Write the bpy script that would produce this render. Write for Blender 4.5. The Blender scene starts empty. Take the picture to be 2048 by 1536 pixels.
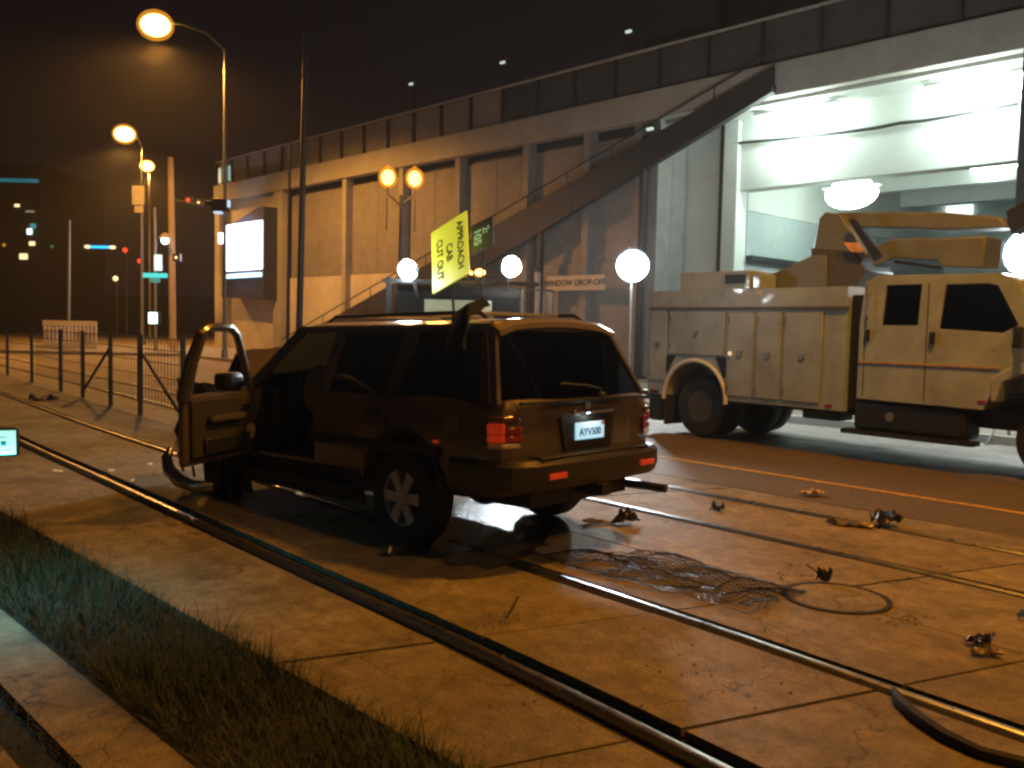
import bpy, bmesh, math, random
from mathutils import Vector, Matrix, noise
R = math.radians
random.seed(7)
sc = bpy.context.scene
col = sc.collection

# ------------------------------------------------------------------ camera, sky, exposure
H = 1.72; FOC = 1770.0
cam_d = bpy.data.cameras.new('camera'); cam = bpy.data.objects.new('camera', cam_d); col.objects.link(cam)
sc.camera = cam
cam_d.sensor_width = 36; cam_d.lens = 36 * FOC / 2048; cam_d.clip_end = 2000; cam_d.clip_start = .05
MC = Matrix.Rotation(R(90 - 3.56), 4, 'X') @ Matrix.Rotation(R(1.25), 4, 'Z')
cam.matrix_world = Matrix.Translation((0, 0, H)) @ MC
w = bpy.data.worlds.new('World'); sc.world = w; w.use_nodes = True
nt = w.node_tree; nt.nodes.clear()
sky = nt.nodes.new('ShaderNodeTexSky'); sky.sky_type = 'NISHITA'; sky.sun_disc = False
sky.sun_elevation = R(-9); sky.sun_rotation = R(200)
bg = nt.nodes.new('ShaderNodeBackground'); bg.inputs[1].default_value = .05
bg2 = nt.nodes.new('ShaderNodeBackground'); bg2.inputs[0].default_value = (.0058, .0034, .0034, 1); bg2.inputs[1].default_value = 1
ad = nt.nodes.new('ShaderNodeAddShader'); wo = nt.nodes.new('ShaderNodeOutputWorld')
nt.links.new(sky.outputs[0], bg.inputs[0]); nt.links.new(bg.outputs[0], ad.inputs[0]); nt.links.new(bg2.outputs[0], ad.inputs[1])
nt.links.new(ad.outputs[0], wo.inputs[0])
sc.view_settings.view_transform = 'Standard'; sc.view_settings.look = 'None'
sc.view_settings.exposure = 0; sc.view_settings.gamma = 1; sc.view_settings.use_curve_mapping = False
sc.render.engine = 'CYCLES'
cy = sc.cycles
cy.use_denoising = True; cy.max_bounces = 6; cy.diffuse_bounces = 3; cy.glossy_bounces = 3; cy.transparent_max_bounces = 10
cy.transmission_bounces = 4; cy.volume_bounces = 0; cy.sample_clamp_indirect = 4; cy.sample_clamp_direct = 0
cy.caustics_reflective = False; cy.caustics_refractive = False; cy.filter_width = 2.7

# ------------------------------------------------------------------ where things stand
def ray(px, py): return (MC @ Vector(((px - 1024) / FOC, -(py - 768) / FOC, -1))).xyz if False else (MC.to_3x3() @ Vector(((px - 1024) / FOC, -(py - 768) / FOC, -1)))
CAM = Vector((0, 0, H))
def G(px, py, z=0): d = ray(px, py); return CAM + d * ((z - H) / d.z)
def P(px, py, Y): d = ray(px, py); return CAM + d * (Y / d.y)
TA = math.atan2(-.7826, .6225)                      # the direction of the rails
TM = Matrix.Rotation(TA, 4, 'Z'); TI = TM.inverted()
def T(x, y, z=0): return TM @ Vector((x, y, z))
def Gt(px, py, z=0): return TI @ G(px, py, z)
def trk(px, py, off):                               # point on the upright plane y=off of the rail frame
    d = TI @ ray(px, py); return (TI @ CAM) + d * (off / d.y)
FA = math.atan2(-.717, .697)
FM = Matrix.Translation((0, 38.6, 0)) @ Matrix.Rotation(FA, 4, 'Z'); FI = FM.inverted()
def fac(px, py, off=0):                             # point on the garage front (x along, z up), off = metres in front
    o = FI @ CAM; d = (FI @ (CAM + ray(px, py))) - o; k = (-off - o.y) / d.y; q = o + d * k; return q.x, q.z
CURVE = [(-20, 0), (0, 0), (3, 0), (4, -.02), (7.6, -.2), (10.3, -.33), (13, -.47), (16, -.58), (20, -.64), (30, -.85), (60, -1.3), (120, -2)]
def cv(s):
    for (a, b), (c, d) in zip(CURVE, CURVE[1:]):
        if s <= c:
            t = (s - a) / (c - a); return b + (d - b) * t
    return CURVE[-1][1]

# ------------------------------------------------------------------ materials
MATS = {}
def nodes(m): return m.node_tree.nodes, m.node_tree.links
def mat(name, color, rough=.7, metal=0, vary=.25, scale=8, bump=.0, bscale=60, coat=0, emit=None, estr=0, spec=.5, trans=0, dirt=None, dscale=1.2, rvary=0, tint=None, grit=0):
    if name in MATS: return MATS[name]
    m = bpy.data.materials.new(name); m.use_nodes = True; N, L = nodes(m)
    b = N['Principled BSDF']; b.inputs['Roughness'].default_value = rough; b.inputs['Metallic'].default_value = metal
    b.inputs['Coat Weight'].default_value = coat; b.inputs['Coat Roughness'].default_value = .06
    b.inputs['Specular IOR Level'].default_value = spec; b.inputs['Transmission Weight'].default_value = trans
    tc = N.new('ShaderNodeTexCoord')
    n1 = N.new('ShaderNodeTexNoise'); n1.inputs['Scale'].default_value = scale; n1.inputs['Detail'].default_value = 8; n1.inputs['Roughness'].default_value = .65
    L.new(tc.outputs['Object'], n1.inputs['Vector'])
    rp = N.new('ShaderNodeValToRGB'); c = color
    lo = [max(0, x * (1 - vary)) for x in c[:3]]; hi = [min(1, x * (1 + vary)) for x in c[:3]]
    rp.color_ramp.elements[0].position = .3; rp.color_ramp.elements[1].position = .72
    rp.color_ramp.elements[0].color = (*lo, 1); rp.color_ramp.elements[1].color = (*hi, 1)
    L.new(n1.outputs['Fac'], rp.inputs[0]); out = rp.outputs[0]
    if dirt:
        n2 = N.new('ShaderNodeTexNoise'); n2.inputs['Scale'].default_value = dscale; n2.inputs['Detail'].default_value = 10; n2.inputs['Roughness'].default_value = .7
        L.new(tc.outputs['Object'], n2.inputs['Vector'])
        r2 = N.new('ShaderNodeValToRGB'); r2.color_ramp.elements[0].position = .42; r2.color_ramp.elements[1].position = .72
        r2.color_ramp.elements[0].color = (0, 0, 0, 1); r2.color_ramp.elements[1].color = (.85, .85, .85, 1)
        mx = N.new('ShaderNodeMix'); mx.data_type = 'RGBA'; mx.inputs[7].default_value = (*dirt, 1)
        L.new(n2.outputs['Fac'], r2.inputs[0]); L.new(r2.outputs[0], mx.inputs[0]); L.new(out, mx.inputs[6]); out = mx.outputs[2]
    if grit:
        for sc_, lo_, hi_, g_ in ((38, .36, .5, grit), (3.1, .30, .62, grit * 1.2)):
            ng = N.new('ShaderNodeTexNoise'); ng.inputs['Scale'].default_value = sc_; ng.inputs['Detail'].default_value = 9; ng.inputs['Roughness'].default_value = .75
            L.new(tc.outputs['Object'], ng.inputs['Vector']); rg_ = N.new('ShaderNodeMapRange'); rg_.inputs[1].default_value = lo_; rg_.inputs[2].default_value = hi_; rg_.inputs[3].default_value = 1 - g_; rg_.inputs[4].default_value = 1.08
            L.new(ng.outputs['Fac'], rg_.inputs[0]); mg = N.new('ShaderNodeMix'); mg.data_type = 'RGBA'; mg.blend_type = 'MULTIPLY'; mg.inputs[0].default_value = 1
            L.new(out, mg.inputs[6]); L.new(rg_.outputs[0], mg.inputs[7]); out = mg.outputs[2]
        vc = N.new('ShaderNodeTexVoronoi'); vc.feature = 'DISTANCE_TO_EDGE'; vc.inputs['Scale'].default_value = .55
        nd = N.new('ShaderNodeTexNoise'); nd.inputs['Scale'].default_value = 2.5; nd.inputs['Detail'].default_value = 8; va = N.new('ShaderNodeVectorMath'); va.operation = 'MULTIPLY_ADD'; va.inputs[1].default_value = (.8, .8, .8)
        L.new(tc.outputs['Object'], nd.inputs['Vector']); L.new(nd.outputs['Color'], va.inputs[0]); L.new(tc.outputs['Object'], va.inputs[2]); L.new(va.outputs[0], vc.inputs['Vector'])
        cr_ = N.new('ShaderNodeMapRange'); cr_.inputs[1].default_value = .0; cr_.inputs[2].default_value = .006; cr_.inputs[3].default_value = .35; cr_.inputs[4].default_value = 1
        L.new(vc.outputs['Distance'], cr_.inputs[0]); mg = N.new('ShaderNodeMix'); mg.data_type = 'RGBA'; mg.blend_type = 'MULTIPLY'; mg.inputs[0].default_value = 1
        L.new(out, mg.inputs[6]); L.new(cr_.outputs[0], mg.inputs[7]); out = mg.outputs[2]
    L.new(out, b.inputs['Base Color'])
    if rvary:
        mr = N.new('ShaderNodeMapRange'); mr.inputs[3].default_value = max(.02, rough - rvary); mr.inputs[4].default_value = min(1, rough + rvary)
        n3 = N.new('ShaderNodeTexNoise'); n3.inputs['Scale'].default_value = scale * .4; n3.inputs['Detail'].default_value = 6
        L.new(tc.outputs['Object'], n3.inputs['Vector']); L.new(n3.outputs['Fac'], mr.inputs[0]); L.new(mr.outputs[0], b.inputs['Roughness'])
    if bump:
        nb = N.new('ShaderNodeTexNoise'); nb.inputs['Scale'].default_value = bscale; nb.inputs['Detail'].default_value = 6
        L.new(tc.outputs['Object'], nb.inputs['Vector'])
        bp = N.new('ShaderNodeBump'); bp.inputs['Strength'].default_value = bump; bp.inputs['Distance'].default_value = .02
        L.new(nb.outputs['Fac'], bp.inputs['Height']); L.new(bp.outputs[0], b.inputs['Normal'])
    if emit: b.inputs['Emission Color'].default_value = (*emit, 1); b.inputs['Emission Strength'].default_value = estr
    MATS[name] = m; return m
def glass(name, tint, gloss=.12, rough=.03):
    m = bpy.data.materials.new(name); m.use_nodes = True; N, L = nodes(m); N.clear()
    o = N.new('ShaderNodeOutputMaterial'); t = N.new('ShaderNodeBsdfTransparent'); t.inputs[0].default_value = (*tint, 1)
    g = N.new('ShaderNodeBsdfGlossy'); g.inputs['Roughness'].default_value = rough; f = N.new('ShaderNodeFresnel'); f.inputs[0].default_value = 1.5
    mx = N.new('ShaderNodeMixShader'); a = N.new('ShaderNodeMath'); a.operation = 'ADD'; a.inputs[1].default_value = gloss * .3
    L.new(f.outputs[0], a.inputs[0]); L.new(a.outputs[0], mx.inputs[0]); L.new(t.outputs[0], mx.inputs[1]); L.new(g.outputs[0], mx.inputs[2]); L.new(mx.outputs[0], o.inputs[0])
    MATS[name] = m; return m
concrete = mat('track_concrete', (.30, .235, .14), .74, vary=.34, scale=9, bump=.6, bscale=70, spec=.35, grit=.35, dirt=(.105, .075, .042), dscale=.8, rvary=.16)
oldconc = mat('dirty_concrete', (.22, .19, .16), .8, vary=.25, scale=6, bump=.3, dirt=(.1, .08, .06))
asphalt = mat('asphalt', (.13, .095, .06), .7, vary=.35, scale=40, bump=.5, bscale=150, dirt=(.08, .058, .038), dscale=.5, rvary=.2)
farground = mat('far_ground', (.12, .10, .08), .85, vary=.3, scale=1.5)
rubber = mat('rubber', (.018, .016, .015), .75, vary=.3, scale=30, bump=.2)
groove = mat('groove_rubber', (.02, .018, .016), .9, vary=.4, scale=20)
steel = mat('polished_rail', (.6, .58, .55), .3, metal=1, vary=.1, scale=30, bump=.03, bscale=200, rvary=.1)
galv = mat('galvanised_steel', (.3, .3, .3), .45, metal=.8, vary=.2, scale=12)
darksteel = mat('dark_painted_steel', (.03, .03, .032), .5, metal=.3, vary=.3, scale=15)
black = mat('black_plastic', (.012, .012, .013), .5, vary=.3, scale=20)
paint = mat('bronze_car_paint', (.135, .105, .075), .34, metal=.25, vary=.08, scale=60, coat=.8, dirt=(.05, .045, .035), dscale=2)
trim = mat('grey_bumper_cladding', (.035, .03, .022), .42, metal=.2, vary=.15, scale=20, coat=.2)
chrome = mat('chrome', (.75, .75, .75), .12, metal=1, vary=.04, scale=20)
seatm = mat('seat_fabric', (.06, .055, .05), .9, vary=.3, scale=60)
whitepaint = mat('white_truck_paint', (.37, .44, .49), .45, vary=.06, scale=5, coat=.3, dirt=(.21, .23, .24), dscale=1.8)
wallbrown = mat('brown_wall_panel', (.28, .26, .25), .85, vary=.18, scale=2.2, bump=.2, bscale=20, dirt=(.21, .19, .175), dscale=.3)
wallpale = mat('pale_wall_panel', (.70, .66, .62), .8, vary=.08, scale=2, bump=.1, bscale=20, dirt=(.45, .37, .3), dscale=.3)
fasciam = mat('concrete_fascia', (.42, .40, .36), .8, vary=.12, scale=1.5, bump=.2, bscale=15, dirt=(.3, .26, .2), dscale=.25)
whiteconc = mat('white_garage_concrete', (.62, .64, .60), .75, vary=.06, scale=1.5, bump=.1, bscale=15, dirt=(.5, .52, .48), dscale=.3)
rampm = mat('dark_ramp_steel', (.022, .017, .015), .7, vary=.3, scale=2)
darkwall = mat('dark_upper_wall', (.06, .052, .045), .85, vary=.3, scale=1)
wood = mat('wood_pole', (.36, .27, .17), .85, vary=.25, scale=8)
yellowm = mat('worn_yellow_paint', (.5, .28, .05), .7, vary=.5, scale=12)
grassm = mat('dark_grass_blade', (.028, .042, .014), .7, vary=.5, scale=3)
soil = mat('soil', (.04, .03, .022), .95, vary=.4, scale=20, bump=.5)
whitep = mat('white_plastic', (.7, .7, .68), .5, vary=.05, scale=20)
clothm = mat('black_cloth', (.01, .01, .011), .95, vary=.3, scale=50)
bagm = mat('airbag_fabric', (.28, .25, .2), .85, vary=.12, scale=12)
def lampm(name, c, s): return mat(name, c, .4, vary=0, emit=c, estr=s)
sodium = lampm('sodium_lamp_glow', (1, .50, .09), 26)
sodium2 = lampm('sodium_globe_glow', (1, .45, .055), 11)
flood = lampm('white_floodlight_glow', (.86, .97, 1), 220)
fluo = lampm('fluorescent_tube_glow', (.80, 1, .93), 26)
screen = lampm('white_screen_glow', (.90, .86, 1), 5)
cyan = lampm('cyan_sign_glow', (.05, .62, .75), .9)
paleblue = lampm('pale_blue_glow', (.55, .78, 1), 1.0)
amber = lampm('amber_beacon_glow', (1, .36, .06), 14)
redl = mat('red_lens', (.55, .025, .01), .15, vary=.05, coat=1, emit=(1, .07, .01), estr=.2)
redd = mat('dark_red_lens', (.30, .012, .008), .15, vary=.05, coat=1)
clearl = mat('clear_lens', (.55, .5, .45), .1, vary=.05, coat=1)
winwarm = lampm('warm_window_glow', (1, .72, .36), 1.6)
winwhite = lampm('white_window_glow', (.8, 1, .95), 2.2)
redtiny = lampm('red_signal_glow', (1, .08, .03), 1.0)
priv = glass('dark_privacy_glass', (.12, .13, .14), .22)
clearg = glass('car_glass', (.60, .68, .68), .2)
truckg = glass('truck_glass', (.02, .025, .02), .1, .05)

# ------------------------------------------------------------------ mesh helpers
class MB:
    def __init__(s): s.v = []; s.f = []
    def add(s, vs, fs):
        o = len(s.v); s.v += [tuple(v) for v in vs]; s.f += [tuple(i + o for i in f) for f in fs]; return s
    def hexa(s, p): return s.add(p, [(0, 3, 2, 1), (4, 5, 6, 7), (0, 1, 5, 4), (1, 2, 6, 5), (2, 3, 7, 6), (3, 0, 4, 7)])
    def box(s, x0, x1, y0, y1, z0, z1): return s.hexa([(x0, y0, z0), (x1, y0, z0), (x1, y1, z0), (x0, y1, z0), (x0, y0, z1), (x1, y0, z1), (x1, y1, z1), (x0, y1, z1)])
    def prism(s, poly, axis, a, b):
        n = len(poly)
        def q(u, v, w): return {'x': (w, u, v), 'y': (u, w, v), 'z': (u, v, w)}[axis]
        return s.add([q(*p, a) for p in poly] + [q(*p, b) for p in poly], [tuple(range(n))[::-1], tuple(range(n, 2 * n))] + [(i, (i + 1) % n, n + (i + 1) % n, n + i) for i in range(n)])
    def cyl(s, p0, p1, r0, r1=None, n=12, cap=True):
        r1 = r0 if r1 is None else r1; p0 = Vector(p0); p1 = Vector(p1); d = (p1 - p0).normalized()
        u = d.orthogonal().normalized(); w_ = d.cross(u); vs = []
        for p, r in ((p0, r0), (p1, r1)):
            for i in range(n):
                a = 2 * math.pi * i / n; vs.append(p + (u * math.cos(a) + w_ * math.sin(a)) * r)
        fs = [(i, (i + 1) % n, n + (i + 1) % n, n + i) for i in range(n)]
        if cap: fs += [tuple(range(n))[::-1], tuple(range(n, 2 * n))]
        return s.add(vs, fs)
    def tube(s, pts, r, n=8):
        pts = [Vector(p) for p in pts]; vs = []; m = len(pts); up = None
        for k, p in enumerate(pts):
            d = (pts[min(k + 1, m - 1)] - pts[max(k - 1, 0)]).normalized()
            if up is None: up = d.orthogonal().normalized()
            up = (up - d * up.dot(d)).normalized(); w_ = d.cross(up); rr = r[k] if isinstance(r, (list, tuple)) else r
            for i in range(n):
                a = 2 * math.pi * i / n; vs.append(p + (up * math.cos(a) + w_ * math.sin(a)) * rr)
        fs = [(k * n + i, k * n + (i + 1) % n, (k + 1) * n + (i + 1) % n, (k + 1) * n + i) for k in range(m - 1) for i in range(n)]
        return s.add(vs, fs + [tuple(range(n))[::-1], tuple(range((m - 1) * n, m * n))])
    def lathe(s, prof, c=(0, 0, 0), axis='z', n=20, sc_=(1, 1, 1), cap=True):
        vs = []
        for r, h in prof:
            for i in range(n):
                a = 2 * math.pi * i / n; u, v = r * math.cos(a), r * math.sin(a)
                q = {'z': (u, v, h), 'y': (u, h, v), 'x': (h, u, v)}[axis]; vs.append((c[0] + q[0] * sc_[0], c[1] + q[1] * sc_[1], c[2] + q[2] * sc_[2]))
        m = len(prof)
        return s.add(vs, [(k * n + i, k * n + (i + 1) % n, (k + 1) * n + (i + 1) % n, (k + 1) * n + i) for k in range(m - 1) for i in range(n)] + ([tuple(range(n))[::-1], tuple(range((m - 1) * n, m * n))] if cap else [(i + (m - 1) * n, (i + 1) % n + (m - 1) * n, (i + 1) % n, i) for i in range(n)]))
    def ball(s, c, r, n=16, sc_=(1, 1, 1)):
        return s.lathe([(max(r * math.sin(math.pi * k / 10), r * .01), -r * math.cos(math.pi * k / 10)) for k in range(11)], c, 'z', n, sc_)
def obj(name, mb, m, parent=None, bevel=0, smooth=False, M=None, seg=2):
    me = bpy.data.meshes.new(name); me.from_pydata(mb.v, [], mb.f); me.materials.append(m)
    bm = bmesh.new(); bm.from_mesh(me); bmesh.ops.recalc_face_normals(bm, faces=bm.faces); bm.to_mesh(me); bm.free()
    if smooth:
        for p in me.polygons: p.use_smooth = True
        me.set_sharp_from_angle(angle=R(38))
    o = bpy.data.objects.new(name, me); col.objects.link(o)
    if M is not None: o.matrix_world = M
    if parent: o.parent = parent
    if bevel:
        md = o.modifiers.new('bevel', 'BEVEL'); md.width = bevel; md.segments = seg; md.limit_method = 'ANGLE'; md.angle_limit = R(35)
        for p in me.polygons: p.use_smooth = True
        me.set_sharp_from_angle(angle=R(38))
    return o
def tag(o, label=None, cat=None, group=None, kind=None):
    if label: o['label'] = label
    if cat: o['category'] = cat
    if group: o['group'] = group
    if kind: o['kind'] = kind
    return o
def thing(name, label, cat, loc=(0, 0, 0), rz=0, group=None):
    o = bpy.data.objects.new(name, None); col.objects.link(o); o.location = loc; o.rotation_euler = (0, 0, rz); o.empty_display_size = .2
    return tag(o, label, cat, group)
def copy_tree(o, parent=None):
    c = o.copy(); col.objects.link(c)
    if parent: c.parent = parent
    for ch in [x for x in bpy.data.objects if x.parent == o]: copy_tree(ch, c)
    return c
def text(name, s, size, m, parent, M, ext=.002, align='CENTER'):
    cu = bpy.data.curves.new(name, 'FONT'); cu.body = s; cu.size = size; cu.align_x = align; cu.align_y = 'CENTER'; cu.extrude = ext; cu.offset = size * .02
    t = bpy.data.objects.new(name, cu); dg = bpy.context.evaluated_depsgraph_get(); col.objects.link(t)
    dg.update(); me = bpy.data.meshes.new_from_object(t.evaluated_get(dg)); me.name = name
    col.objects.unlink(t); bpy.data.objects.remove(t)
    me.materials.clear(); me.materials.append(m)
    o = bpy.data.objects.new(name, me); col.objects.link(o); o.parent = parent; o.matrix_local = M; return o
def light(name, kind, loc, energy, color, parent=None, size=.15, rot=None, spot=None, blend=.5):
    l = bpy.data.lights.new(name, kind); l.energy = energy; l.color = color
    if kind in ('POINT', 'SPOT'): l.shadow_soft_size = size
    if kind == 'SPOT': l.spot_size = R(spot); l.spot_blend = blend
    if kind == 'AREA': l.size = size
    o = bpy.data.objects.new(name, l); col.objects.link(o); o.location = loc
    if rot: o.rotation_euler = rot
    if parent: o.parent = parent
    return o
def aim(o, d): o.rotation_euler = Vector(d).to_track_quat('-Z', 'Y').to_euler()
def boolean(o, cutters):
    for mb in cutters:
        me = bpy.data.meshes.new('cut'); me.from_pydata(mb.v, [], mb.f)
        bm = bmesh.new(); bm.from_mesh(me); bmesh.ops.recalc_face_normals(bm, faces=bm.faces); bm.to_mesh(me); bm.free()
        c = bpy.data.objects.new('cut', me); col.objects.link(c)
        md = o.modifiers.new('cut', 'BOOLEAN'); md.operation = 'DIFFERENCE'; md.object = c; md.solver = 'EXACT'
        bpy.context.view_layer.update(); dg = bpy.context.evaluated_depsgraph_get()
        nm = bpy.data.meshes.new_from_object(o.evaluated_get(dg)); o.modifiers.remove(md); o.data = nm; bpy.data.objects.remove(c)
        if 'DBG' in globals(): print(o.name, len(nm.vertices), [round(v,2) for v in (min(p.co.x for p in nm.vertices), max(p.co.x for p in nm.vertices), max(p.co.y for p in nm.vertices))], sum(p.area for p in nm.polygons))
    return o

# ================================================================== THE GROUND
g = MB(); N_ = 40
g.box(-500, 500, -60, 900, -.5, -.06)
tag(obj('ground', g, farground), kind='structure')
# road east of the tracks, in the rail frame (x = towards the right of the picture, y = away across the tracks)
def strip(a, b, s0, s1, z0, z1, step=1.0, curved=True, fa=None, fb=None):
    m = MB(); n = max(1, int((s1 - s0) / step)); prev = None; vs = []
    for k in range(n + 1):
        s = s0 + (s1 - s0) * k / n; c = cv(s) if curved else 0
        ya = fa(s) if fa else a + c; yb = fb(s) if fb else b + c
        vs += [(-s, ya, z0), (-s, yb, z0), (-s, yb, z1), (-s, ya, z1)]
    fs = [(0, 1, 2, 3), (4 * n + 3, 4 * n + 2, 4 * n + 1, 4 * n)]
    for k in range(n):
        o = 4 * k; fs += [(o + i, o + (i + 1) % 4, o + 4 + (i + 1) % 4, o + 4 + i) for i in range(4)]
    return m.add(vs, fs)
tag(obj('road', strip(8.29, 15.6, -20, 70, -.2, -.012, 2), asphalt, M=TM), kind='structure')
tag(obj('trackway', strip(-2.5, 8.28, -8, 70, -.3, -.045, 1), groove, M=TM), kind='structure')
trackway = bpy.data.objects['trackway']
walk = tag(obj('pavement', strip(15.62, 21, -20, 60, -.2, .13, 3), oldconc, M=TM), kind='structure')
obj('kerb', strip(15.45, 15.615, -20, 60, -.2, .135, 3), fasciam, walk)
tag(obj('lit_road_strip', strip(13.1, 15.44, -20, 30, -.05, -.007, 1), oldconc, M=TM), kind='structure')  # pale strip, puts the white garage light on the road into its colour
tag(obj('lane_line', strip(9.43, 9.53, -20, 60, -.02, -.006, 1), yellowm, M=TM), kind='structure')
bpy.data.objects['lane_line']['kind'] = 'structure'
# slabs between the rails, with open joints
GR = lambda s: 1.33 + (8.13 - s) * .11 if s < 14 else 1.33 - 5.87 * .11 + cv(s) - cv(14)     # right edge of the planting
GL = lambda s: GR(s) - .70
RAILS = [2.81, 4.13, 6.40, 7.65]
seams = [-8, -4.2, -1.5, 2.42, 3.86, 7.4, 11.4, 15.4, 19.4, 23.4, 27.4, 31.4, 36, 41, 46, 52, 60, 70]
strips = [(None, 2.67), (2.94, 4.03), (4.22, 5.19), (5.205, 6.32), (6.48, 7.575), (7.725, 8.27)]
def slab(a, b, s0, s1, z=0, th=.16):
    n = max(1, int((s1 - s0) / .5)); vs = []; g_ = .012
    for k in range(n + 1):
        s = s0 + (s1 - s0) * k / n; c = cv(s)
        ya = (GR(s) + .02) if a is None else a + c; yb = b + c
        for y in (ya, yb):
            sk = -.25 * (y - 3.05); e = g_ if k == 0 else (-g_ if k == n else 0)
            for zz in (z - th, z): vs.append((-(s + sk + e), y, zz))
    fs = [(0, 1, 3, 2), (4 * n, 4 * n + 2, 4 * n + 3, 4 * n + 1)]
    for k in range(n):
        o = 4 * k; p = o + 4; fs += [(o + 1, p + 1, p + 3, o + 3), (o, o + 2, p + 2, p), (o, p, p + 1, o + 1), (o + 2, o + 3, p + 3, p + 2)]
    return MB().add(vs, fs)
for a, b in strips:
    for s0, s1 in zip(seams, seams[1:]):
        o = obj('slab', slab(a, b, s0, s1, random.uniform(-.003, .003)), concrete, trackway)
for i, r in enumerate(RAILS):
    m = MB(); pf = [(-.034, -.2), (-.034, -.006), (-.026, .003), (-.012, .0075), (.012, .0075), (.026, .003), (.034, -.006), (.034, -.2)]; vs = []; ns = 152; fs = []
    for k in range(ns + 1):
        s_ = -8 + .5 * k; vs += [(-s_, r + cv(s_) + a, z) for a, z in pf]
        if k < ns: fs += [(8 * k + j, 8 * k + (j + 1) % 8, 8 * k + 8 + (j + 1) % 8, 8 * k + 8 + j) for j in range(8)]
    m.add(vs, fs)
    tag(obj('rail', m, steel, M=TM, smooth=True), ['polished steel rail nearest the camera, beside the grass strip', 'steel rail running under the wrecked car, second from the grass',
        'thin steel rail passing behind the wrecked car, third from the grass', 'steel rail next to the asphalt lane where the utility truck stands'][i], 'rail', 'rails set in the concrete')
# platform side paving and planting
tag(obj('platform_paving', strip(0, 0, -8, 40, -.2, .0, 1, fa=lambda s: GL(s) - .34, fb=lambda s: GL(s) - .02), concrete, M=TM), kind='structure')
tag(obj('platform_edge', strip(0, 0, -8, 40, -.2, .004, 1, fa=lambda s: GL(s) - 6, fb=lambda s: GL(s) - .52), concrete, M=TM), kind='structure')
tag(obj('planting_bed', strip(0, 0, -8, 40, -.2, -.02, 1, fa=lambda s: GL(s), fb=lambda s: GR(s)), soil, M=TM), kind='structure')

def blades(name, fa, fb, s0, s1, count, hmax, seed):
    rnd = random.Random(seed); m = MB()
    for k in range(count):
        s = s0 + (s1 - s0) * rnd.random() ** 1.25; a, b = fa(s), fb(s)
        cl = noise.noise(Vector((s * 1.3, 3, seed))) * .5 + .5
        y = a + (b - a) * rnd.random(); h = hmax * (.3 + .6 * rnd.random() ** 1.5 + (.55 if rnd.random() < .06 else 0)) * (.35 + 1.05 * cl)
        edge = (y - a) / (b - a) - .5
        ang = rnd.uniform(0, 6.28); lean = rnd.uniform(.2, 1.0) * h
        dx, dy = math.cos(ang), math.sin(ang) + edge * 1.4; l = math.hypot(dx, dy) or 1; dx /= l; dy /= l
        w_ = rnd.uniform(.0022, .0045); vs = []
        for j, t in enumerate((0, .35, .7, 1)):
            px_ = -s + dx * lean * t * t; py_ = y + dy * lean * t * t; z = -.02 + h * (t - .38 * t * t * (lean / h))
            ww = w_ * (1 - t * .9); vs += [(px_ - dy * ww, py_ + dx * ww, max(z, .0)), (px_ + dy * ww, py_ - dx * ww, max(z, .0))]
        m.add(vs, [(0, 1, 3, 2), (2, 3, 5, 4), (4, 5, 7, 6)])
    return tag(obj(name, m, grassm, M=TM), kind='stuff')
tag(blades('ornamental_grass', GL, lambda s: GR(s) + .02, 1.5, 16, 44000, .22, 1), 'dark ornamental grass filling the strip between platform paving and near rail', 'grass')
tag(blades('low_grass', lambda s: GL(s) - .52, lambda s: GL(s) - .35, 1.5, 12, 7000, .07, 2), 'narrow low line of grass at the bottom left corner', 'grass')

# far kerbs and side street surface left of the picture
def gpoly(name, pts, z0, z1, m, kind='structure'):
    q = [G(*p) for p in pts]; o = obj(name, MB().prism([(v.x, v.y) for v in q], 'z', z0, z1), m); tag(o, kind=kind); return o
gpoly('side_street', [(-900, 668), (1100, 668), (1100, 730), (500, 760), (-900, 712)], -.04, -.022, asphalt)
gpoly('traffic_island', [(60, 690), (520, 698), (540, 716), (0, 706)], -.04, .14, oldconc)

# ================================================================== THE GARAGE
bld = thing('stadium_garage', 'long concrete garage with a dark sloping ramp and brightly lit white bay', 'building', FM.translation, FA)
def B(name, x0, x1, y0, y1, z0, z1, m, bevel=0): return obj(name, MB().box(x0, x1, y0, y1, z0, z1), m, bld, bevel)
ux = lambda px, py=500, off=0: fac(px, py, off)[0]
XL = ux(427); X1 = ux(1293); X2 = ux(1440, 500, -1.7); X3 = ux(1475, 500, -1.9); X4 = ux(2035, 300); X5 = X4 + 1.2; XR = X5 + 14
ZF, ZB, ZT = 10.7, 9.62, 12.3
B('fascia', XL, XR, 0, .5, ZB, ZF, fasciam, .03)
B('end_wall', XL, XL + .4, .5, 20, 0, ZT, wallbrown)
B('left_pier', XL, XL + .7, .08, .5, 0, ZB - .003, wallpale, .02)
xa, xb = ux(545, 480), ux(558, 480)
B('pilaster', xa, xb + .15, .05, .5, 0, ZB - .003, fasciam, .02)
B('screen_wall', XL + .71, xa - .01, .42, .9, 0, ZB - .003, wallpale)
cols = [ux(680, 480), ux(792, 480), ux(905, 420), ux(1040, 400), ux(1160, 400), ux(1262, 400)]
xs = [xb + .15] + cols + [X1]
pz = 4.45
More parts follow.
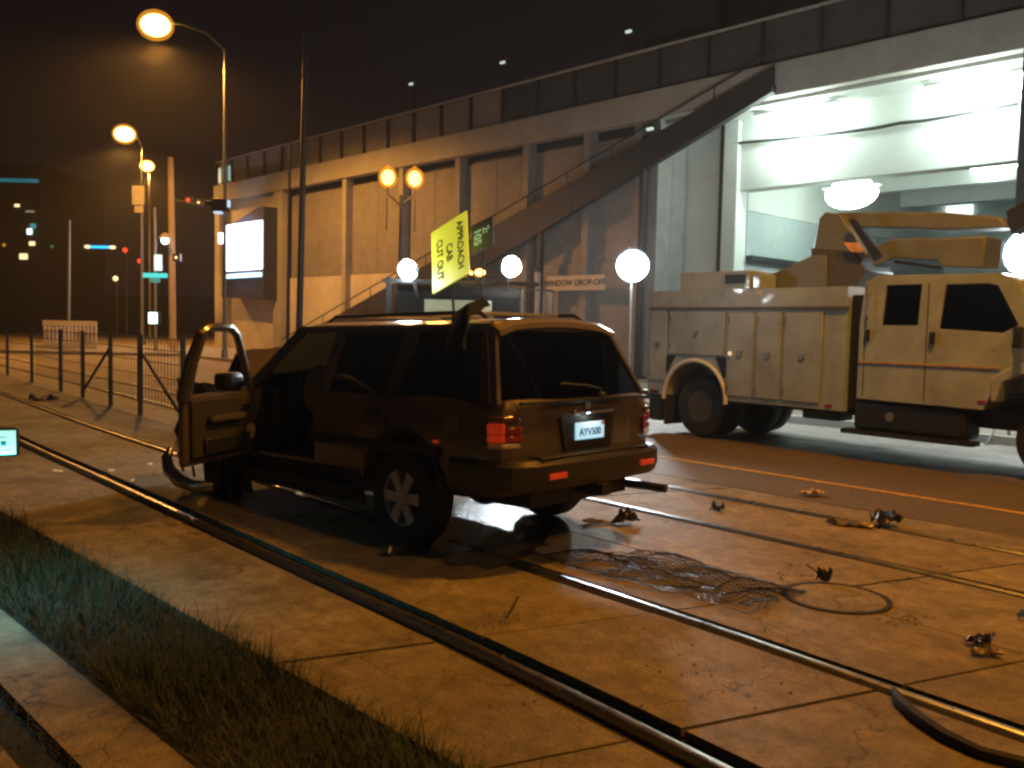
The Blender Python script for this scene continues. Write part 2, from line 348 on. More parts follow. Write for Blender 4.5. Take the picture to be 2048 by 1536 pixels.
for i, (a, b) in enumerate(zip(xs, xs[1:])):
    lo = a + .35; n = max(1, round((b - lo) / 2.6)); wd = (b - lo) / n
    for k in range(n):
        B('wall_panel', lo + k * wd + .012, lo + (k + 1) * wd - .012, .55, .75, pz + .02, ZB - .35, wallbrown, .02)
        B('wall_panel', lo + k * wd + .012, lo + (k + 1) * wd - .012, .45, .75, .0, pz, wallpale if i < 3 else wallbrown, .02)
    B('lintel', lo, b, .62, 1.0, ZB - .33, ZB - .003, darksteel)
    B('column', b - .02, b + .34, .12, 1.0, 0, ZB - .003, fasciam if i < 2 else wallbrown, .02)
    B('backing_wall', lo - .3, b, .8, 1.2, 0, ZB - .4, rampm)
# upper storey screen with posts and a few lit windows
n = 30
for k in range(n):
    a = XL + (XR - XL) * k / n; b = XL + (XR - XL) * (k + 1) / n
    if k == 0:
        for j in range(3):
            ww = (b - a) / 3; B('lit_window', a + j * ww + .06, a + (j + 1) * ww - .1, .3, .34, ZF + .25, ZT - .4, mat('pale_lit_window', (.3, .45, .42), .3, emit=(.45, .85, .75), estr=.55))
            B('window_post', a + (j + 1) * ww - .1, a + (j + 1) * ww, .2, .4, ZF, ZT - .1, galv)
        B('upper_panel', a, b, .36, .44, ZF, ZT, wallbrown)
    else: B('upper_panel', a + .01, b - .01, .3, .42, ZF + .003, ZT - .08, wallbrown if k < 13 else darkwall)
    B('rail_post', b - .05, b + .05, .15, .28, ZF + .003, ZT, darksteel)
B('top_rail', XL, XR, .1, .2, ZT - .08, ZT, fasciam)
# dark upper stand set back above the right half
for k in range(10):
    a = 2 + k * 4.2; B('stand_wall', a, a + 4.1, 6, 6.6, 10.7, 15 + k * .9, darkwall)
    B('stand_post', a + 4.1, a + 4.3, 5.6, 6, 12.4, 16.2 + k * .9, darksteel)
# lit bay
B('white_wall', X1 - 1, X2, 2.0, 2.3, 0, ZB - .003, whiteconc)
B('wall_ledge', X1 - 1, X2 - .1, 1.94, 2.0, 7.6, 7.66, whiteconc)
B('wall_return', X1 + .02, X1 + .34, 1.0, 2.0, 0, ZB - .003, wallbrown)
B('bay_soffit', X1 + .35, X3 - .01, .5, 1.9, ZB - .12, ZB - .003, whiteconc)
B('drain_pipe', X2 - .16, X2 - .02, 1.72, 1.88, .2, ZB - .15, darksteel)
B('bay_pier', X2, X3, 1.7, 2.45, 0, ZB - .13, whiteconc, .03)
B('right_pier', X4, X5, .0, 1.9, 0, ZB - .003, darkwall, .03)
for k in range(3): B('far_right_wall', X5 + k * 4.6, X5 + k * 4.6 + 4.5, .4, .9, 0, ZB - .003, wallbrown)
B('cross_beam', X3, X4, 1.9, 2.5, 6.95, ZB - .003, whiteconc, .03)
B('bay_soffit', X3, X4, .5, 1.9, ZB - .12, ZB - .003, whiteconc)
B('deck_slab', X3 - .2, X4 + 8, 2.5, 26, 8.9, 9.4, whiteconc)
B('side_wall', X3 - .5, X3, 2.5, 22, 0, 6.3, mat('teal_side_wall', (.38, .44, .43), .8, vary=.08, scale=2))  # even teal tone, a little darker than the back wall
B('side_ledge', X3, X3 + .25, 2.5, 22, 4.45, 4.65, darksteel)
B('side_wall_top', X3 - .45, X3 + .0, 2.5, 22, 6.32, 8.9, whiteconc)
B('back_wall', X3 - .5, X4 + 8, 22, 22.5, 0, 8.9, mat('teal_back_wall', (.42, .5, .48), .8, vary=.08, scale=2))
for k, yy in enumerate((6.5, 11, 16)): B('deck_beam', X3 + .01, X4 + 8, yy, yy + .5, 7.9, 8.897, whiteconc)
B('garage_floor', X3, X4 + 8, .2, 22, -.02, .05, oldconc)
# cable along the beam
pts = []
for k in range(13):
    t = k / 12; px = 1466 + (2037 - 1466) * t; py = 287 + (207 - 287) * t + 9 * math.sin(math.pi * t) * (1 if k != 7 else .7)
    x, z = fac(px, py, -1.75); pts.append((x, 1.75, z))
obj('beam_cable', MB().tube(pts, .055, 6), darksteel, bld)
def fluo_light(px, py, off, ln, label, gl=.3, en=500):
    x, z = fac(px, py, -off); f = thing('fluorescent_light', label, 'ceiling light', FM @ Vector((x, off, z)), FA, 'fluorescent lights of the garage bay')
    obj('housing', MB().box(-ln / 2 - .05, ln / 2 + .05, -.2, .2, .06, .16), whitep, f)
    obj('diffuser', MB().ball((0, 0, -gl * .3), gl, 20, (ln / 2 / gl, .55, 1)), fluo, f, smooth=True)
    a = light('lamp_light', 'POINT', (0, 0, -gl - .2), en, (.80, 1, .88), f, .6); return f
fluo_light(1592, 225, 1.1, 2.9, 'bright white light under the soffit by the white wall', .42, 420)
fluo_light(1950, 165, 1.1, 2.7, 'bright white light under the soffit beside the dark right pier', .55, 420)
fluo_light(1703, 378, 4.6, 2.0, 'white ceiling light deep inside the open garage bay', .55, 420)
fluo_light(1990, 330, 11, 1.8, 'distant white ceiling light deep in the bay behind the truck boom', .2, 200)
B('lit_opening', ux(1885, 410, -21.9), ux(1945, 410, -21.9), 21.85, 21.95, 8.0, 8.6, winwhite)
# sloping ramp in front of the wall
ramp = thing('access_ramp', 'dark sloping ramp climbing across the garage front from behind the wrecked car', 'ramp', FM.translation, FA)
def line2(p, q):
    (x0, z0), (x1, z1) = fac(*p, .3), fac(*q, .3); return lambda x: z0 + (z1 - z0) * (x - x0) / (x1 - x0)
fl, fu = line2((1055, 478), (1480, 222)), line2((600, 673), (1480, 170))
xe = fac(1480, 222, .3)[0]
while fl(xe) < ZB + .05: xe += .02
xb0 = xe
while fu(xb0) > .3: xb0 -= .05
xs0 = [xb0 + (xe - xb0) * k / 14 for k in range(15)]
lo = [(x, max(fl(x), .02)) for x in xs0]; up = [(x, min(fu(x), ZF - .02)) for x in xs0]
obj('stringer', MB().prism(lo + up[::-1], 'y', -.3, -.16), rampm, ramp)
obj('deck', MB().prism([(x, z) for x, z in lo] + [(x, z + .25) for x, z in lo[::-1]], 'y', -.155, -.02), rampm, ramp)
for k in range(1, 9):
    xx = lo[0][0] + (lo[-1][0] - lo[0][0]) * (k + .5) / 9; obj('panel_joint', MB().prism([(xx, fl(xx) + .03), (xx + .05, fl(xx) + .05), (xx + .05, fu(xx) - .03), (xx, fu(xx) - .05)], 'y', -.318, -.301), darksteel, ramp)
obj('handrail', MB().tube([(x, -.22, z + .5) for x, z in up], .035, 6), darksteel, ramp)
for x, z in up[1:]: obj('baluster', MB().cyl((x, -.22, z - .05), (x, -.22, z + .5), .025, n=6), darksteel, ramp)
for k in range(1, 6):
    t = k / 6; x = lo[0][0] + (lo[-1][0] - lo[0][0]) * t; z = lo[0][1] + (lo[-1][1] - lo[0][1]) * t
    if z > 1.5 and not (X1 < x): obj('support_post', MB().box(x - .1, x + .1, -.25, -.03, 0, z + .1), darksteel, ramp)
# banner on the brown wall
bx0, bz0 = fac(1092, 582, .1); bx1, bz1 = fac(1210, 549, .1)
sg = thing('wall_sign', 'pale framed WINDOW DROP-OFF sign on the brown wall left of the floodlight', 'sign', FM @ Vector(((bx0 + bx1) / 2, -.1, (bz0 + bz1) / 2)), FA)
W2, H2 = (bx1 - bx0) / 2, (bz1 - bz0) / 2
obj('sign_panel', MB().box(-W2, W2, -.04, .04, -H2, H2), mat('sign_cream', (.62, .52, .4), .6, vary=.08), sg)
text('lettering', 'WINDOW DROP-OFF', H2 * 1.15, mat('sign_brown_ink', (.06, .035, .02), .6, vary=.05), sg, Matrix.Translation((0, -.05, 0)) @ Matrix.Rotation(R(90), 4, 'X'), .004)
x, z = fac(1073, 640, .3); x2, z2 = fac(1073, 545, .3)
tag(obj('vent_pipe', MB().cyl((x, -.3, z - 1), (x, -.3, z2), .13, n=10), wallpale, M=FM), 'short pale vertical pipe on the wall left of the framed sign', 'pipe')
# screen on the left bay
sx0, sx1 = fac(447, 500, .9)[0], fac(524, 500, .9)[0]; sz0, sz1 = fac(486, 540, .9)[1], fac(486, 446, .9)[1]
vs_ = thing('video_screen', 'glowing white video screen in dark housing on the left end of the garage', 'screen', FM @ Vector(((sx0 + sx1) / 2, -.9, (sz0 + sz1) / 2)), FA)
hw, hh = (sx1 - sx0) / 2, (sz1 - sz0) / 2
obj('display', MB().box(-hw, hw, -.03, .04, -hh, hh), screen, vs_, .06, seg=3)
hx1 = fac(545, 500, .4)[0] - (sx0 + sx1) / 2 - .25; zc = (sz0 + sz1) / 2
hl = fac(440, 462, .9)[1] - zc; hr = fac(545, 402, .9)[1] - zc - .2; hb = fac(486, 600, .9)[1] - zc
obj('housing', MB().prism([(-hw - .35, hb + .2), (hx1, hb), (hx1, hr), (hx1 - .7, hr), (-hw - .35, hl)], 'y', .06, 1.3), mat('navy_housing', (.03, .035, .06), .6), vs_)
obj('light_bar', MB().box(-hw, hw - .1, -.05, .05, -hh - .45, -hh - .22), lampm('bar_glow', (.45, .85, 1), 2.6), vs_)
obj('small_display', MB().box(-hw - .3, -hw - .02, -.2, .0, hh - 1.1, hh - .45), screen, vs_)
light('screen_light', 'AREA', (0, -.4, 0), 380, (.85, .85, 1), vs_, 2.4, (R(90), 0, 0))

# ================================================================== STREET LAMPS AND POLES
bowl_halo = bpy.data.materials.new('amber_bowl_glass'); bowl_halo.use_nodes = True; N, L = nodes(bowl_halo); N.clear()  # translucent glowing shell, paints the halo round the street lamps
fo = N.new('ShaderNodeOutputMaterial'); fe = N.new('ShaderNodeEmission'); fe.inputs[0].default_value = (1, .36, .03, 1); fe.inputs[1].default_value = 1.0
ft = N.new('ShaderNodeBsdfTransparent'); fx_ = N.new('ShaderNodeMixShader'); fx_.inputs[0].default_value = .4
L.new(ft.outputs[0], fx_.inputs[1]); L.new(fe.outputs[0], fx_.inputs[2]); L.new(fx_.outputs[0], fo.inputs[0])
def cobra(px, top, headx, heady, Y, label, en, r_head=.3, pr=.09):
    b = P(px, 700, Y); b.z = 0; zt = P(px, top, Y).z; h = P(headx, heady, Y) - b
    t = thing('street_lamp', label, 'street lamp', b, 0, 'sodium street lamps')
    obj('pole', MB().tube([(0, 0, 0), (0, 0, zt * .5), (0, 0, zt)], [pr, pr * .85, pr * .6], 10), galv, t, smooth=True)
    obj('base', MB().cyl((0, 0, 0), (0, 0, .5), pr * 1.7, pr * 1.5), galv, t)
    a = Vector((h.x, 0, h.z + .15))
    obj('arm', MB().tube([(0, 0, zt - .1), (a.x * .25, 0, zt + (a.z - zt) * .55), (a.x * .6, 0, zt + (a.z - zt) * .9), (a.x * .95, 0, a.z)], [.06, .05, .045, .04], 8), galv, t, smooth=True)
    obj('lamp_head', MB().ball((a.x, 0, a.z), .42, 16, (1.15, .5, .38)), galv, t, smooth=True)
    obj('lamp_glass', MB().ball((a.x, 0, a.z - .16), r_head, 16, (1.1, .9, .8)), sodium, t, smooth=True)  # ball swollen to the size of the lamp's glare
    obj('lamp_halo', MB().ball((a.x, 0, a.z - .16), r_head * 1.2, 20, (1.15, .95, .95)), bowl_halo, t, smooth=True)
    light('lamp_light', 'SPOT', (a.x, 0, a.z - r_head * 1.2 - .3), en, (1, .43, .08), t, .35, spot=158, blend=.35); return t
cobra(449, 95, 311, 50, 40, 'tall sodium street lamp with long arm, brightest and nearest at top left', 11000, .58)
cobra(286, 290, 249, 268, 63, 'sodium street lamp second from the top at the left', 12000, .62)
cobra(300, 345, 294, 332, 76, 'smallest and lowest sodium street lamp, beside the wooden pole', 12000, .5)
# the same kind of lamp beside the camera, outside the picture
b_ = Vector((10.5, .5, 0))
nl = thing('street_lamp', 'sodium street lamp standing beside the road right of the camera', 'street lamp', b_, 0, 'sodium street lamps')
obj('pole', MB().tube([(0, 0, 0), (0, 0, 9.2)], [.1, .06], 10), galv, nl, smooth=True)
obj('arm', MB().tube([(0, 0, 9.1), (-.8, 0, 9.6), (-2.2, 0, 9.75)], .045, 8), galv, nl, smooth=True)
obj('lamp_head', MB().ball((-2.3, 0, 9.7), .36, 16, (1.15, .5, .38)), galv, nl, smooth=True)
obj('lamp_glass', MB().ball((-2.3, 0, 9.56), .2, 16, (1.3, .8, .7)), sodium, nl, smooth=True)
light('lamp_light', 'SPOT', (-2.3, 0, 9.25), 1500, (1, .44, .07), nl, .45, spot=150, blend=.5)
# a second one whose long arm hangs over the lane beside the wreck, its pole beyond the right edge
nl2 = copy_tree(nl); nl2['label'] = 'sodium street lamp reaching over the lane beyond the right edge of the view'
nl2.location = (9.9, 7.8, 0)
for ch in [c for c in bpy.data.objects if c.parent == nl2]:
    if ch.name.startswith('arm'): ch.scale = (2.5, 1, 1)
    elif ch.name.startswith('lamp'):
        ch.location.x = -3.3 if ch.type == 'MESH' else -5.7
        if ch.type == 'LIGHT': ch.data = ch.data.copy(); ch.data.energy = 2600; ch.data.color = (1, .40, .035); ch.data.spot_size = R(160)
# twin globe lamp: glowing shells paint an amber halo round each bulb
globe_halo = bpy.data.materials.new('amber_globe_halo'); globe_halo.use_nodes = True; N, L = nodes(globe_halo); N.clear()
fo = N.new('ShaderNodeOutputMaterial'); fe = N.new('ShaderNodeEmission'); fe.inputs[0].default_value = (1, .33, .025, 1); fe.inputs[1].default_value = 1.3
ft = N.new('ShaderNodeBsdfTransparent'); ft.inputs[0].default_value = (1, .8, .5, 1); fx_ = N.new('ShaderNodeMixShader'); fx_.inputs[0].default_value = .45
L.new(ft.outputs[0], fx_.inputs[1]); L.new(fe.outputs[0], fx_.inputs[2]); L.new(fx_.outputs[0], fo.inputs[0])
b = P(797, 760, 27); b.z = 0
tw = thing('twin_globe_lamp', 'ornamental lamp post with two glowing amber globes left of the yellow sign', 'street lamp', b, R(8))
zg = P(797, 356, 27).z
obj('post', MB().tube([(0, 0, 0), (0, 0, .8), (0, 0, .9), (0, 0, zg - .5)], [.14, .12, .075, .055], 10), darksteel, tw, smooth=True)
for s in (-1, 1):
    obj('bracket', MB().tube([(0, 0, zg - .85), (s * .22, 0, zg - .62), (s * .40, 0, zg - .5), (s * .40, 0, zg - .3)], .028, 8), darksteel, tw, smooth=True)
    obj('globe', MB().lathe([(.1, -.3), (.2, -.24), (.27, -.12), (.29, .02), (.26, .16), (.17, .27), (.07, .32), (.03, .38)], (s * .40, 0, zg), 'z', 24), globe_halo, tw, smooth=True)
    obj('bulb', MB().ball((s * .40, 0, zg), .19, 18, (1, 1, 1.15)), sodium, tw, smooth=True)
    obj('banner_arm', MB().cyl((s * .42, 0, zg - 1.6), (s * .42, 0, zg - .6), .018), darksteel, tw)
    light('lamp_light', 'POINT', (s * .4, -.1, zg + .0), 420, (1, .43, .08), tw, .3)
def pole(name, px0, py0, px1, py1, Y, r, m, label, cat, taper=.8):
    a = P(px0, py0, Y); b = P(px1, py1, Y); base = Vector((a.x, a.y, 0)); o = thing(name, label, cat, base)
    obj('shaft', MB().tube([(0, 0, 0), ((b.x - a.x) * .5, 0, b.z * .5), (b.x - a.x, 0, b.z)], [r, r * (1 + taper) / 2, r * taper], 10), m, o, smooth=True); return o
pole('wooden_pole', 346, 675, 341, 315, 50, .2, wood, 'pale round wooden utility pole left of the video screen', 'pole')
up_ = pole('dark_pole', 597, 680, 612, 60, 34, .13, darksteel, 'tall dark steel pole standing in front of the garage wall', 'pole')
obj('cross_arm', MB().cyl((-.55, 0, 11.2), (.35, 0, 11.0), .04), darksteel, up_)
pole('thin_pole', 575, 680, 580, 285, 38, .07, darksteel, 'thin dark pole close left of the tall dark pole', 'pole')
pole('grey_pole', 137, 690, 139, 440, 55, .12, galv, 'slim grey pole behind the pale slatted barricade', 'pole')
# near-left sign pole of the crossing
sp = pole('sign_pole', 283, 700, 283, 372, 45, .07, galv, 'slim grey pole carrying a square road sign at its top', 'sign pole')
zz = P(278, 392, 45).z
obj('sign_plate', MB().box(-.42, .2, -.08, -.05, zz - .45, zz + .5), mat('sign_back', (.35, .33, .28), .6), sp, .02)
obj('small_plate', MB().box(-.3, .15, -.08, -.05, zz - .85, zz - .5), mat('sign_back', (.35, .33, .28), .6), sp, .02)
ss = pole('signal_pole', 311, 690, 309, 415, 48, .09, galv, 'grey signal pole with cyan street sign and white walk signal', 'traffic signal')
z1 = P(310, 551, 48).z; z2 = P(307, 636, 48).z; z3 = P(318, 523, 48).z
obj('street_name_sign', MB().box(-.7, .7, -.16, -.1, z1 - .12, z1 + .12), cyan, ss)
obj('lower_name_sign', MB().box(-.22, .3, -.14, -.11, z1 - .38, z1 - .14), mat('teal_sign', (.05, .3, .35), .5, emit=(.05, .5, .6), estr=.3), ss)
obj('lit_panel', MB().box(.02, .42, -.2, -.12, z3 - .5, z3 + .35), paleblue, ss)
obj('walk_signal_box', MB().box(-.36, .2, -.12, .3, z2 - .36, z2 + .36), black, ss)
obj('walk_signal_face', MB().box(-.31, .15, -.15, -.125, z2 - .3, z2 + .3), lampm('walk_glow', (.72, 1, .97), 3), ss)
q = P(330, 481, 49)
wl = thing('wall_light', 'small round white light on the wooden pole', 'lamp', q)
obj('lens', MB().ball((0, 0, 0), .2, 14), lampm('small_white_glow', (.8, .95, 1), 8), wl, smooth=True); obj('hood', MB().lathe([(.1, .42), (.3, .2), (.32, .12)], (0, 0, 0)), wood, wl)
# overhead traffic signal
q = P(440, 412, 39.6)
ts = thing('traffic_light', 'dark traffic light box on the tall street lamp pole seen edge on', 'traffic light', q)
obj('case', MB().box(-.3, .38, -.3, .2, -.25, .3), black, ts, .03); obj('arm', MB().tube([(-2.0, 0, .2), (-1.2, 0, .05), (-.3, 0, .05)], .04, 8), darksteel, ts)
obj('visor', MB().box(-.6, -.3, -.2, .1, -.05, .2), black, ts, .02)
obj('lens_glow', MB().box(-.22, .1, -.2, .1, -.34, -.26), paleblue, ts)
obj('side_glow', MB().box(.385, .43, -.2, .1, -.05, .25), paleblue, ts)
for (px, py, r, nm, lb) in ((376, 400, .1, redtiny, 'small red signal light on the mast left of the traffic light'), (397, 405, .06, winwarm, 'small orange point of light beside the red signal'), (352, 515, .07, winwarm, 'faint lamp low on the wooden pole')):
    q = P(px, py, 48.5); t_ = thing('signal_lamp', lb, 'signal light', q); obj('lens', MB().ball((0, 0, 0), r, 10), nm, t_); obj('case', MB().box(-.2, .2, .03, .3, -.2, .2), black, t_)
# row of small lights on the upper stand
for i, (px, py) in enumerate(((822, 168), (1005, 125), (1257, 63), (1300, 258))):
    x, z = fac(px, py, .6 if i == 3 else -2); q = FM @ Vector((x, -.6 if i == 3 else 2, z))
    t_ = thing('deck_light', ['lowest of the three specks of light left of the stand roof', 'middle one of three small lights high above the garage', 'highest small light at the top above the dark ramp', 'small pale light fixed on the dark ramp above the white wall'][i], 'lamp', q, FA, 'small lights high on the garage')
    obj('lens', MB().box(-.13, .13, -.05, .05, -.045, .045), lampm('dim_deck_glow', (.8, .95, .85), .7), t_); obj('bracket', MB().box(-.2, .2, .06, .2, -.04, .14), darksteel, t_)
    if i < 3: obj('mast', MB().cyl((0, .2, -z + 10.7), (0, .2, 0), .05), darksteel, t_)

# ================================================================== FAR LEFT BACKGROUND
hill = MB(); hill.box(-160, -20, 150, 200, -.5, 6); tag(obj('hillside', hill, darkwall), kind='structure')
tb = P(10, 640, 130); tb.z = 0
tower = thing('distant_tower', 'dark distant office block with scattered lit windows at the far left', 'building', tb)
obj('block', MB().box(-22, 5.5, 0, 20, 0, 24), mat('night_facade', (.02, .02, .022), .8), tower)
obj('roof_strip_light', MB().box(-1.8, 5.2, -.2, -.05, 21.4, 21.9), lampm('teal_strip_glow', (.02, .25, .32), .5), tower)
for (px, py, ww, hh_, m) in ((34, 411, .7, .35, winwarm), (60, 423, 1.2, .25, mat('dim_window', (.2, .2, .15), .5, emit=(.5, .5, .3), estr=.4)), (59, 463, .7, .7, winwhite), (66, 452, .8, .6, lampm('teal_window_glow', (.05, .3, .3), .8)), (64, 487, .8, .5, winwarm), (47, 513, 1.1, .7, winwarm), (8, 490, .4, .4, lampm('orange_dim_glow', (1, .4, .05), .5)), (104, 493, .4, .4, lampm('green_dim_glow', (.1, .25, .15), .4))):
    q = P(px, py, 129.8) - tb
    ww *= .55; hh_ *= .6; obj('lit_window', MB().box(q.x - ww, q.x + ww, q.y - .1, q.y + .1, q.z - hh_, q.z + hh_), m, tower, .15)
q = P(200, 494, 110)
gs = thing('gantry_sign', 'thin blue lit strip with a white lamp at each end far down the street', 'sign', Vector((q.x, q.y, 0)))
obj('blue_strip', MB().box(-1.2, 1.2, -.1, .1, q.z - .14, q.z + .14), lampm('blue_strip_glow', (.02, .5, 1), 2), gs)
for s in (-1, 1): obj('end_lamp', MB().ball((s * 1.55, 0, q.z), .28, 10, (1.5, 1, .8)), winwarm, gs); obj('leg', MB().cyl((s * 1.5, .2, 0), (s * 1.5, .2, q.z), .1), darksteel, gs)
for (px, py, m, lb) in ((231, 557, winwarm, 'lone orange lamp above the dark street left of the poles'), (250, 500, redtiny, 'red traffic light in the distance left of the sign pole'), (280, 522, redtiny, 'lower dim red traffic light close to the sign pole')):
    q = P(px, py, 90); t_ = thing('distant_lamp', lb, 'lamp', Vector((q.x, q.y, 0))); obj('lens', MB().ball((0, 0, q.z), .26, 10), m, t_); obj('post', MB().cyl((0, .3, 0), (0, .3, q.z + .3), .07), darksteel, t_)
# pale slatted barricade
q = G(90, 699); q2 = G(192, 702)
br = thing('barricade', 'pale slatted barricade standing across the street at the left', 'barricade', q, math.atan2(q2.y - q.y, q2.x - q.x)); L_ = (q2 - q).length
zt = 1.62
for k in range(14): x = L_ * k / 13; obj('slat', MB().box(x - .06, x + .06, -.03, .03, .1, zt - .12), wallpale, br)
obj('top_board', MB().box(-.1, L_ + .1, -.06, -.033, zt - .25, zt + .02), wallpale, br); obj('bottom_board', MB().box(-.1, L_ + .1, -.06, -.033, .2, .4), wallpale, br)
# wire fence between the two tracks
fx = [(283, 830), (220, 812), (167, 795), (113, 783), (62, 765), (15, 750)]
fp = [Gt(*p) for p in fx]; fp = [Vector((p.x, 4.72 + (0 if i < 3 else -.04), 0)) for i, p in enumerate(fp)]
fp = [Vector((fp[0].x + 2.3, 4.74, 0))] + fp + [Vector((fp[-1].x - 3.4 * k, 4.66 - .05 * k, 0)) for k in range(1, 7)]
fence = thing('wire_fence', 'dark post and wire fence running between the tracks at the left', 'fence', T(0, 0), TA)
for i, p in enumerate(fp):
    obj('post', MB().box(p.x - .035, p.x + .035, p.y - .035, p.y + .035, -.02, 1.48), darksteel, fence)
for z in (.25, .5, .75, 1.0, 1.22, 1.42):
    obj('wire', MB().tube([(p.x, p.y + .04, z) for p in fp], .009, 5), darksteel, fence)
for k in range(int((fp[0].x - fp[7].x) / .18)):
    x_ = fp[0].x - .18 * k; obj('mesh_wire', MB().box(x_ - .004, x_ + .004, 4.775, 4.783, .22, 1.44), darksteel, fence) if x_ > fp[5].x else None
obj('brace', MB().cyl((fp[1].x, 4.74, 1.15), (fp[0].x, 4.74, .15), .028), darksteel, fence); obj('brace', MB().cyl((fp[2].x, 4.7, 1.15), (fp[3].x, 4.7, .1), .028), darksteel, fence)

# ================================================================== WRECKED CAR
S = 1.05
suv = thing('wrecked_suv', 'dark bronze wrecked SUV across the tracks with its front door hanging open', 'car', (-.2, 7.52, 0), R(136.3))
suv.scale = (S, S, S); suv.rotation_euler = (0, R(1.4), R(136.3)); suv.location.z = .01
st = [(-1.03, .70, .76, 1.08, 1.08, .50), (-.99, .76, .83, 1.12, 1.12, .47), (-.9, .80, .872, 1.13, 1.13, .45), (-.3, .82, .885, 1.13, 1.13, .44), (.4, .83, .89, 1.12, 1.12, .43), (1.2, .83, .89, 1.11, 1.11, .42), (2.0, .83, .89, 1.10, 1.11, .42),
      (2.3, .83, .885, 1.08, 1.13, .42), (2.5, .82, .88, 1.05, 1.12, .42), (2.8, .80, .87, 1.02, 1.09, .42), (3.2, .77, .84, .97, 1.03, .42), (3.42, .72, .79, .90, .95, .44), (3.52, .64, .70, .78, .80, .46)]
vs = []; ringn = 0
for x, wb, wm, zs, zc_, zb in st:
    half = [(wb * .97, zb), (wm - .015, zb + .09), (wm, .74), (wm + .002, .86), (wm - .012, zs - .08), (wm - .05, zs - .012), (wm - .12, zs + (.012 if zc_ > zs else 0)), (wm * .4, zc_)]
    ring = half + [(-a, b) for a, b in half[::-1]]; ringn = len(ring)
    cr = 0
    if x > 2.6: cr = .05
    for j, (a, b) in enumerate(ring):
        nz = noise.noise(Vector((x * 2.3, a * 3, b * 3))) * cr
        vs.append((x + nz * .6, a + nz * (1 if a > 0 else -1) * .6, b + nz * .9 * (1 if b > .8 else 0)))
m = MB(); fs = [tuple(range(ringn)), tuple(range((len(st) - 1) * ringn, len(st) * ringn))[::-1]]
for k in range(len(st) - 1):
    for j in range(ringn): fs.append((k * ringn + j, k * ringn + (j + 1) % ringn, (k + 1) * ringn + (j + 1) % ringn, (k + 1) * ringn + j))
m.add(vs, fs)
body = obj('body', m, paint)
bm = bmesh.new(); bm.from_mesh(body.data); bmesh.ops.triangulate(bm, faces=bm.faces); bmesh.ops.recalc_face_normals(bm, faces=bm.faces); bm.to_mesh(body.data); bm.free()
cut = []
for x in (0, 2.7):
    for s in (1, -1): cut.append(MB().cyl((x, s * .52, .40), (x, s * 1.1, .40), .455, n=28))
cut.append(MB().box(-.86, 2.2, -.76, .76, .52, 1.4)); cut.append(MB().box(1.14, 2.16, .5, 1.1, .53, 1.42))
boolean(body, cut)
body.parent = suv
for p in body.data.polygons: p.use_smooth = True
body.data.set_sharp_from_angle(angle=R(32))
def SY(z): return .845 - (z - 1.11) / .53 * .20           # half width of the upper body
def RX(y, z): return -1.0 + (z - 1.11) / .53 * .27 + .06 * (abs(y) / .8) ** 2.5     # rear face
def side_panel(name, poly, m, s, out=0, th=.035, parent=suv):
    mb = MB(); n_ = len(poly); a = [(x, s * (SY(z) + out), z) for x, z in poly]; b = [(x, s * (SY(z) + out - th), z) for x, z in poly]
    mb.add(a + b, [tuple(range(n_)), tuple(range(n_, 2 * n_))[::-1]] + [(i, (i + 1) % n_, n_ + (i + 1) % n_, n_ + i) for i in range(n_)])
    return obj(name, mb, m, parent, smooth=True)
ZR = 1.64
for s in (1, -1):
    side_panel('rear_pillar', [(-.97, 1.1), (-.80, 1.1), (-.62, ZR), (-.74, ZR)], paint, s)
    side_panel('quarter_glass', [(-.80, 1.105), (.12, 1.105), (.05, 1.60), (-.64, 1.60)], priv, s, -.012, .008)
    side_panel('middle_pillar', [(.12, 1.1), (.26, 1.1), (.2, ZR), (.04, ZR)], paint, s)
    side_panel('rear_door_glass', [(.26, 1.105), (1.02, 1.105), (1.0, 1.60), (.19, 1.60)], clearg, s, -.012, .008)
    side_panel('door_pillar', [(1.02, 1.1), (1.14, 1.1), (1.12, ZR), (1.0, ZR)], paint, s)
    side_panel('windscreen_pillar', [(2.16, 1.1), (2.32, 1.1), (1.72, ZR), (1.56, ZR)], paint, s)
    if s < 0: side_panel('front_glass', [(1.14, 1.105), (2.14, 1.105), (1.56, 1.60), (1.12, 1.60)], clearg, s, -.012, .008)
    side_panel('roof_edge', [(-.74, 1.595), (1.6, 1.595), (1.72, ZR + .01), (-.70, ZR + .01)], paint, s, .004, .05)
rf = []; ny = 9; xs_ = [-.80, -.74, -.6, .2, 1.0, 1.5, 1.66, 1.74]
for x in xs_:
    for j in range(ny):
        y = -.655 + 1.31 * j / (ny - 1); z = 1.655 + .045 * (1 - (y / .655) ** 2) - (.03 if x < -.75 else 0) - (.02 if x > 1.7 else 0) - max(0, abs(y) - .55) * .25
        rf.append((x, y, z))
for v in list(rf): rf.append((v[0], v[1] * .985, v[2] - .04))
nn_ = len(xs_) * ny; fs = []
for k in range(len(xs_) - 1):
    for j in range(ny - 1):
        a = k * ny + j; fs += [(a, a + 1, a + ny + 1, a + ny), (a + nn_, a + ny + nn_, a + ny + 1 + nn_, a + 1 + nn_)]
for k in range(len(xs_) - 1):
    for j in (0, ny - 1): a = k * ny + j; fs.append((a, a + ny, a + ny + nn_, a + nn_))
for j in range(ny - 1):
    for k in (0, len(xs_) - 1): a = k * ny + j; fs.append((a, a + 1, a + 1 + nn_, a + nn_))
roof = obj('roof', MB().add(rf, fs), mat('roof_paint_lit', (.32, .25, .17), .38, metal=.4, vary=.08, scale=40, coat=.7), suv, smooth=True)  # lighter copy of the body paint, lamplight on the roof put into its colour
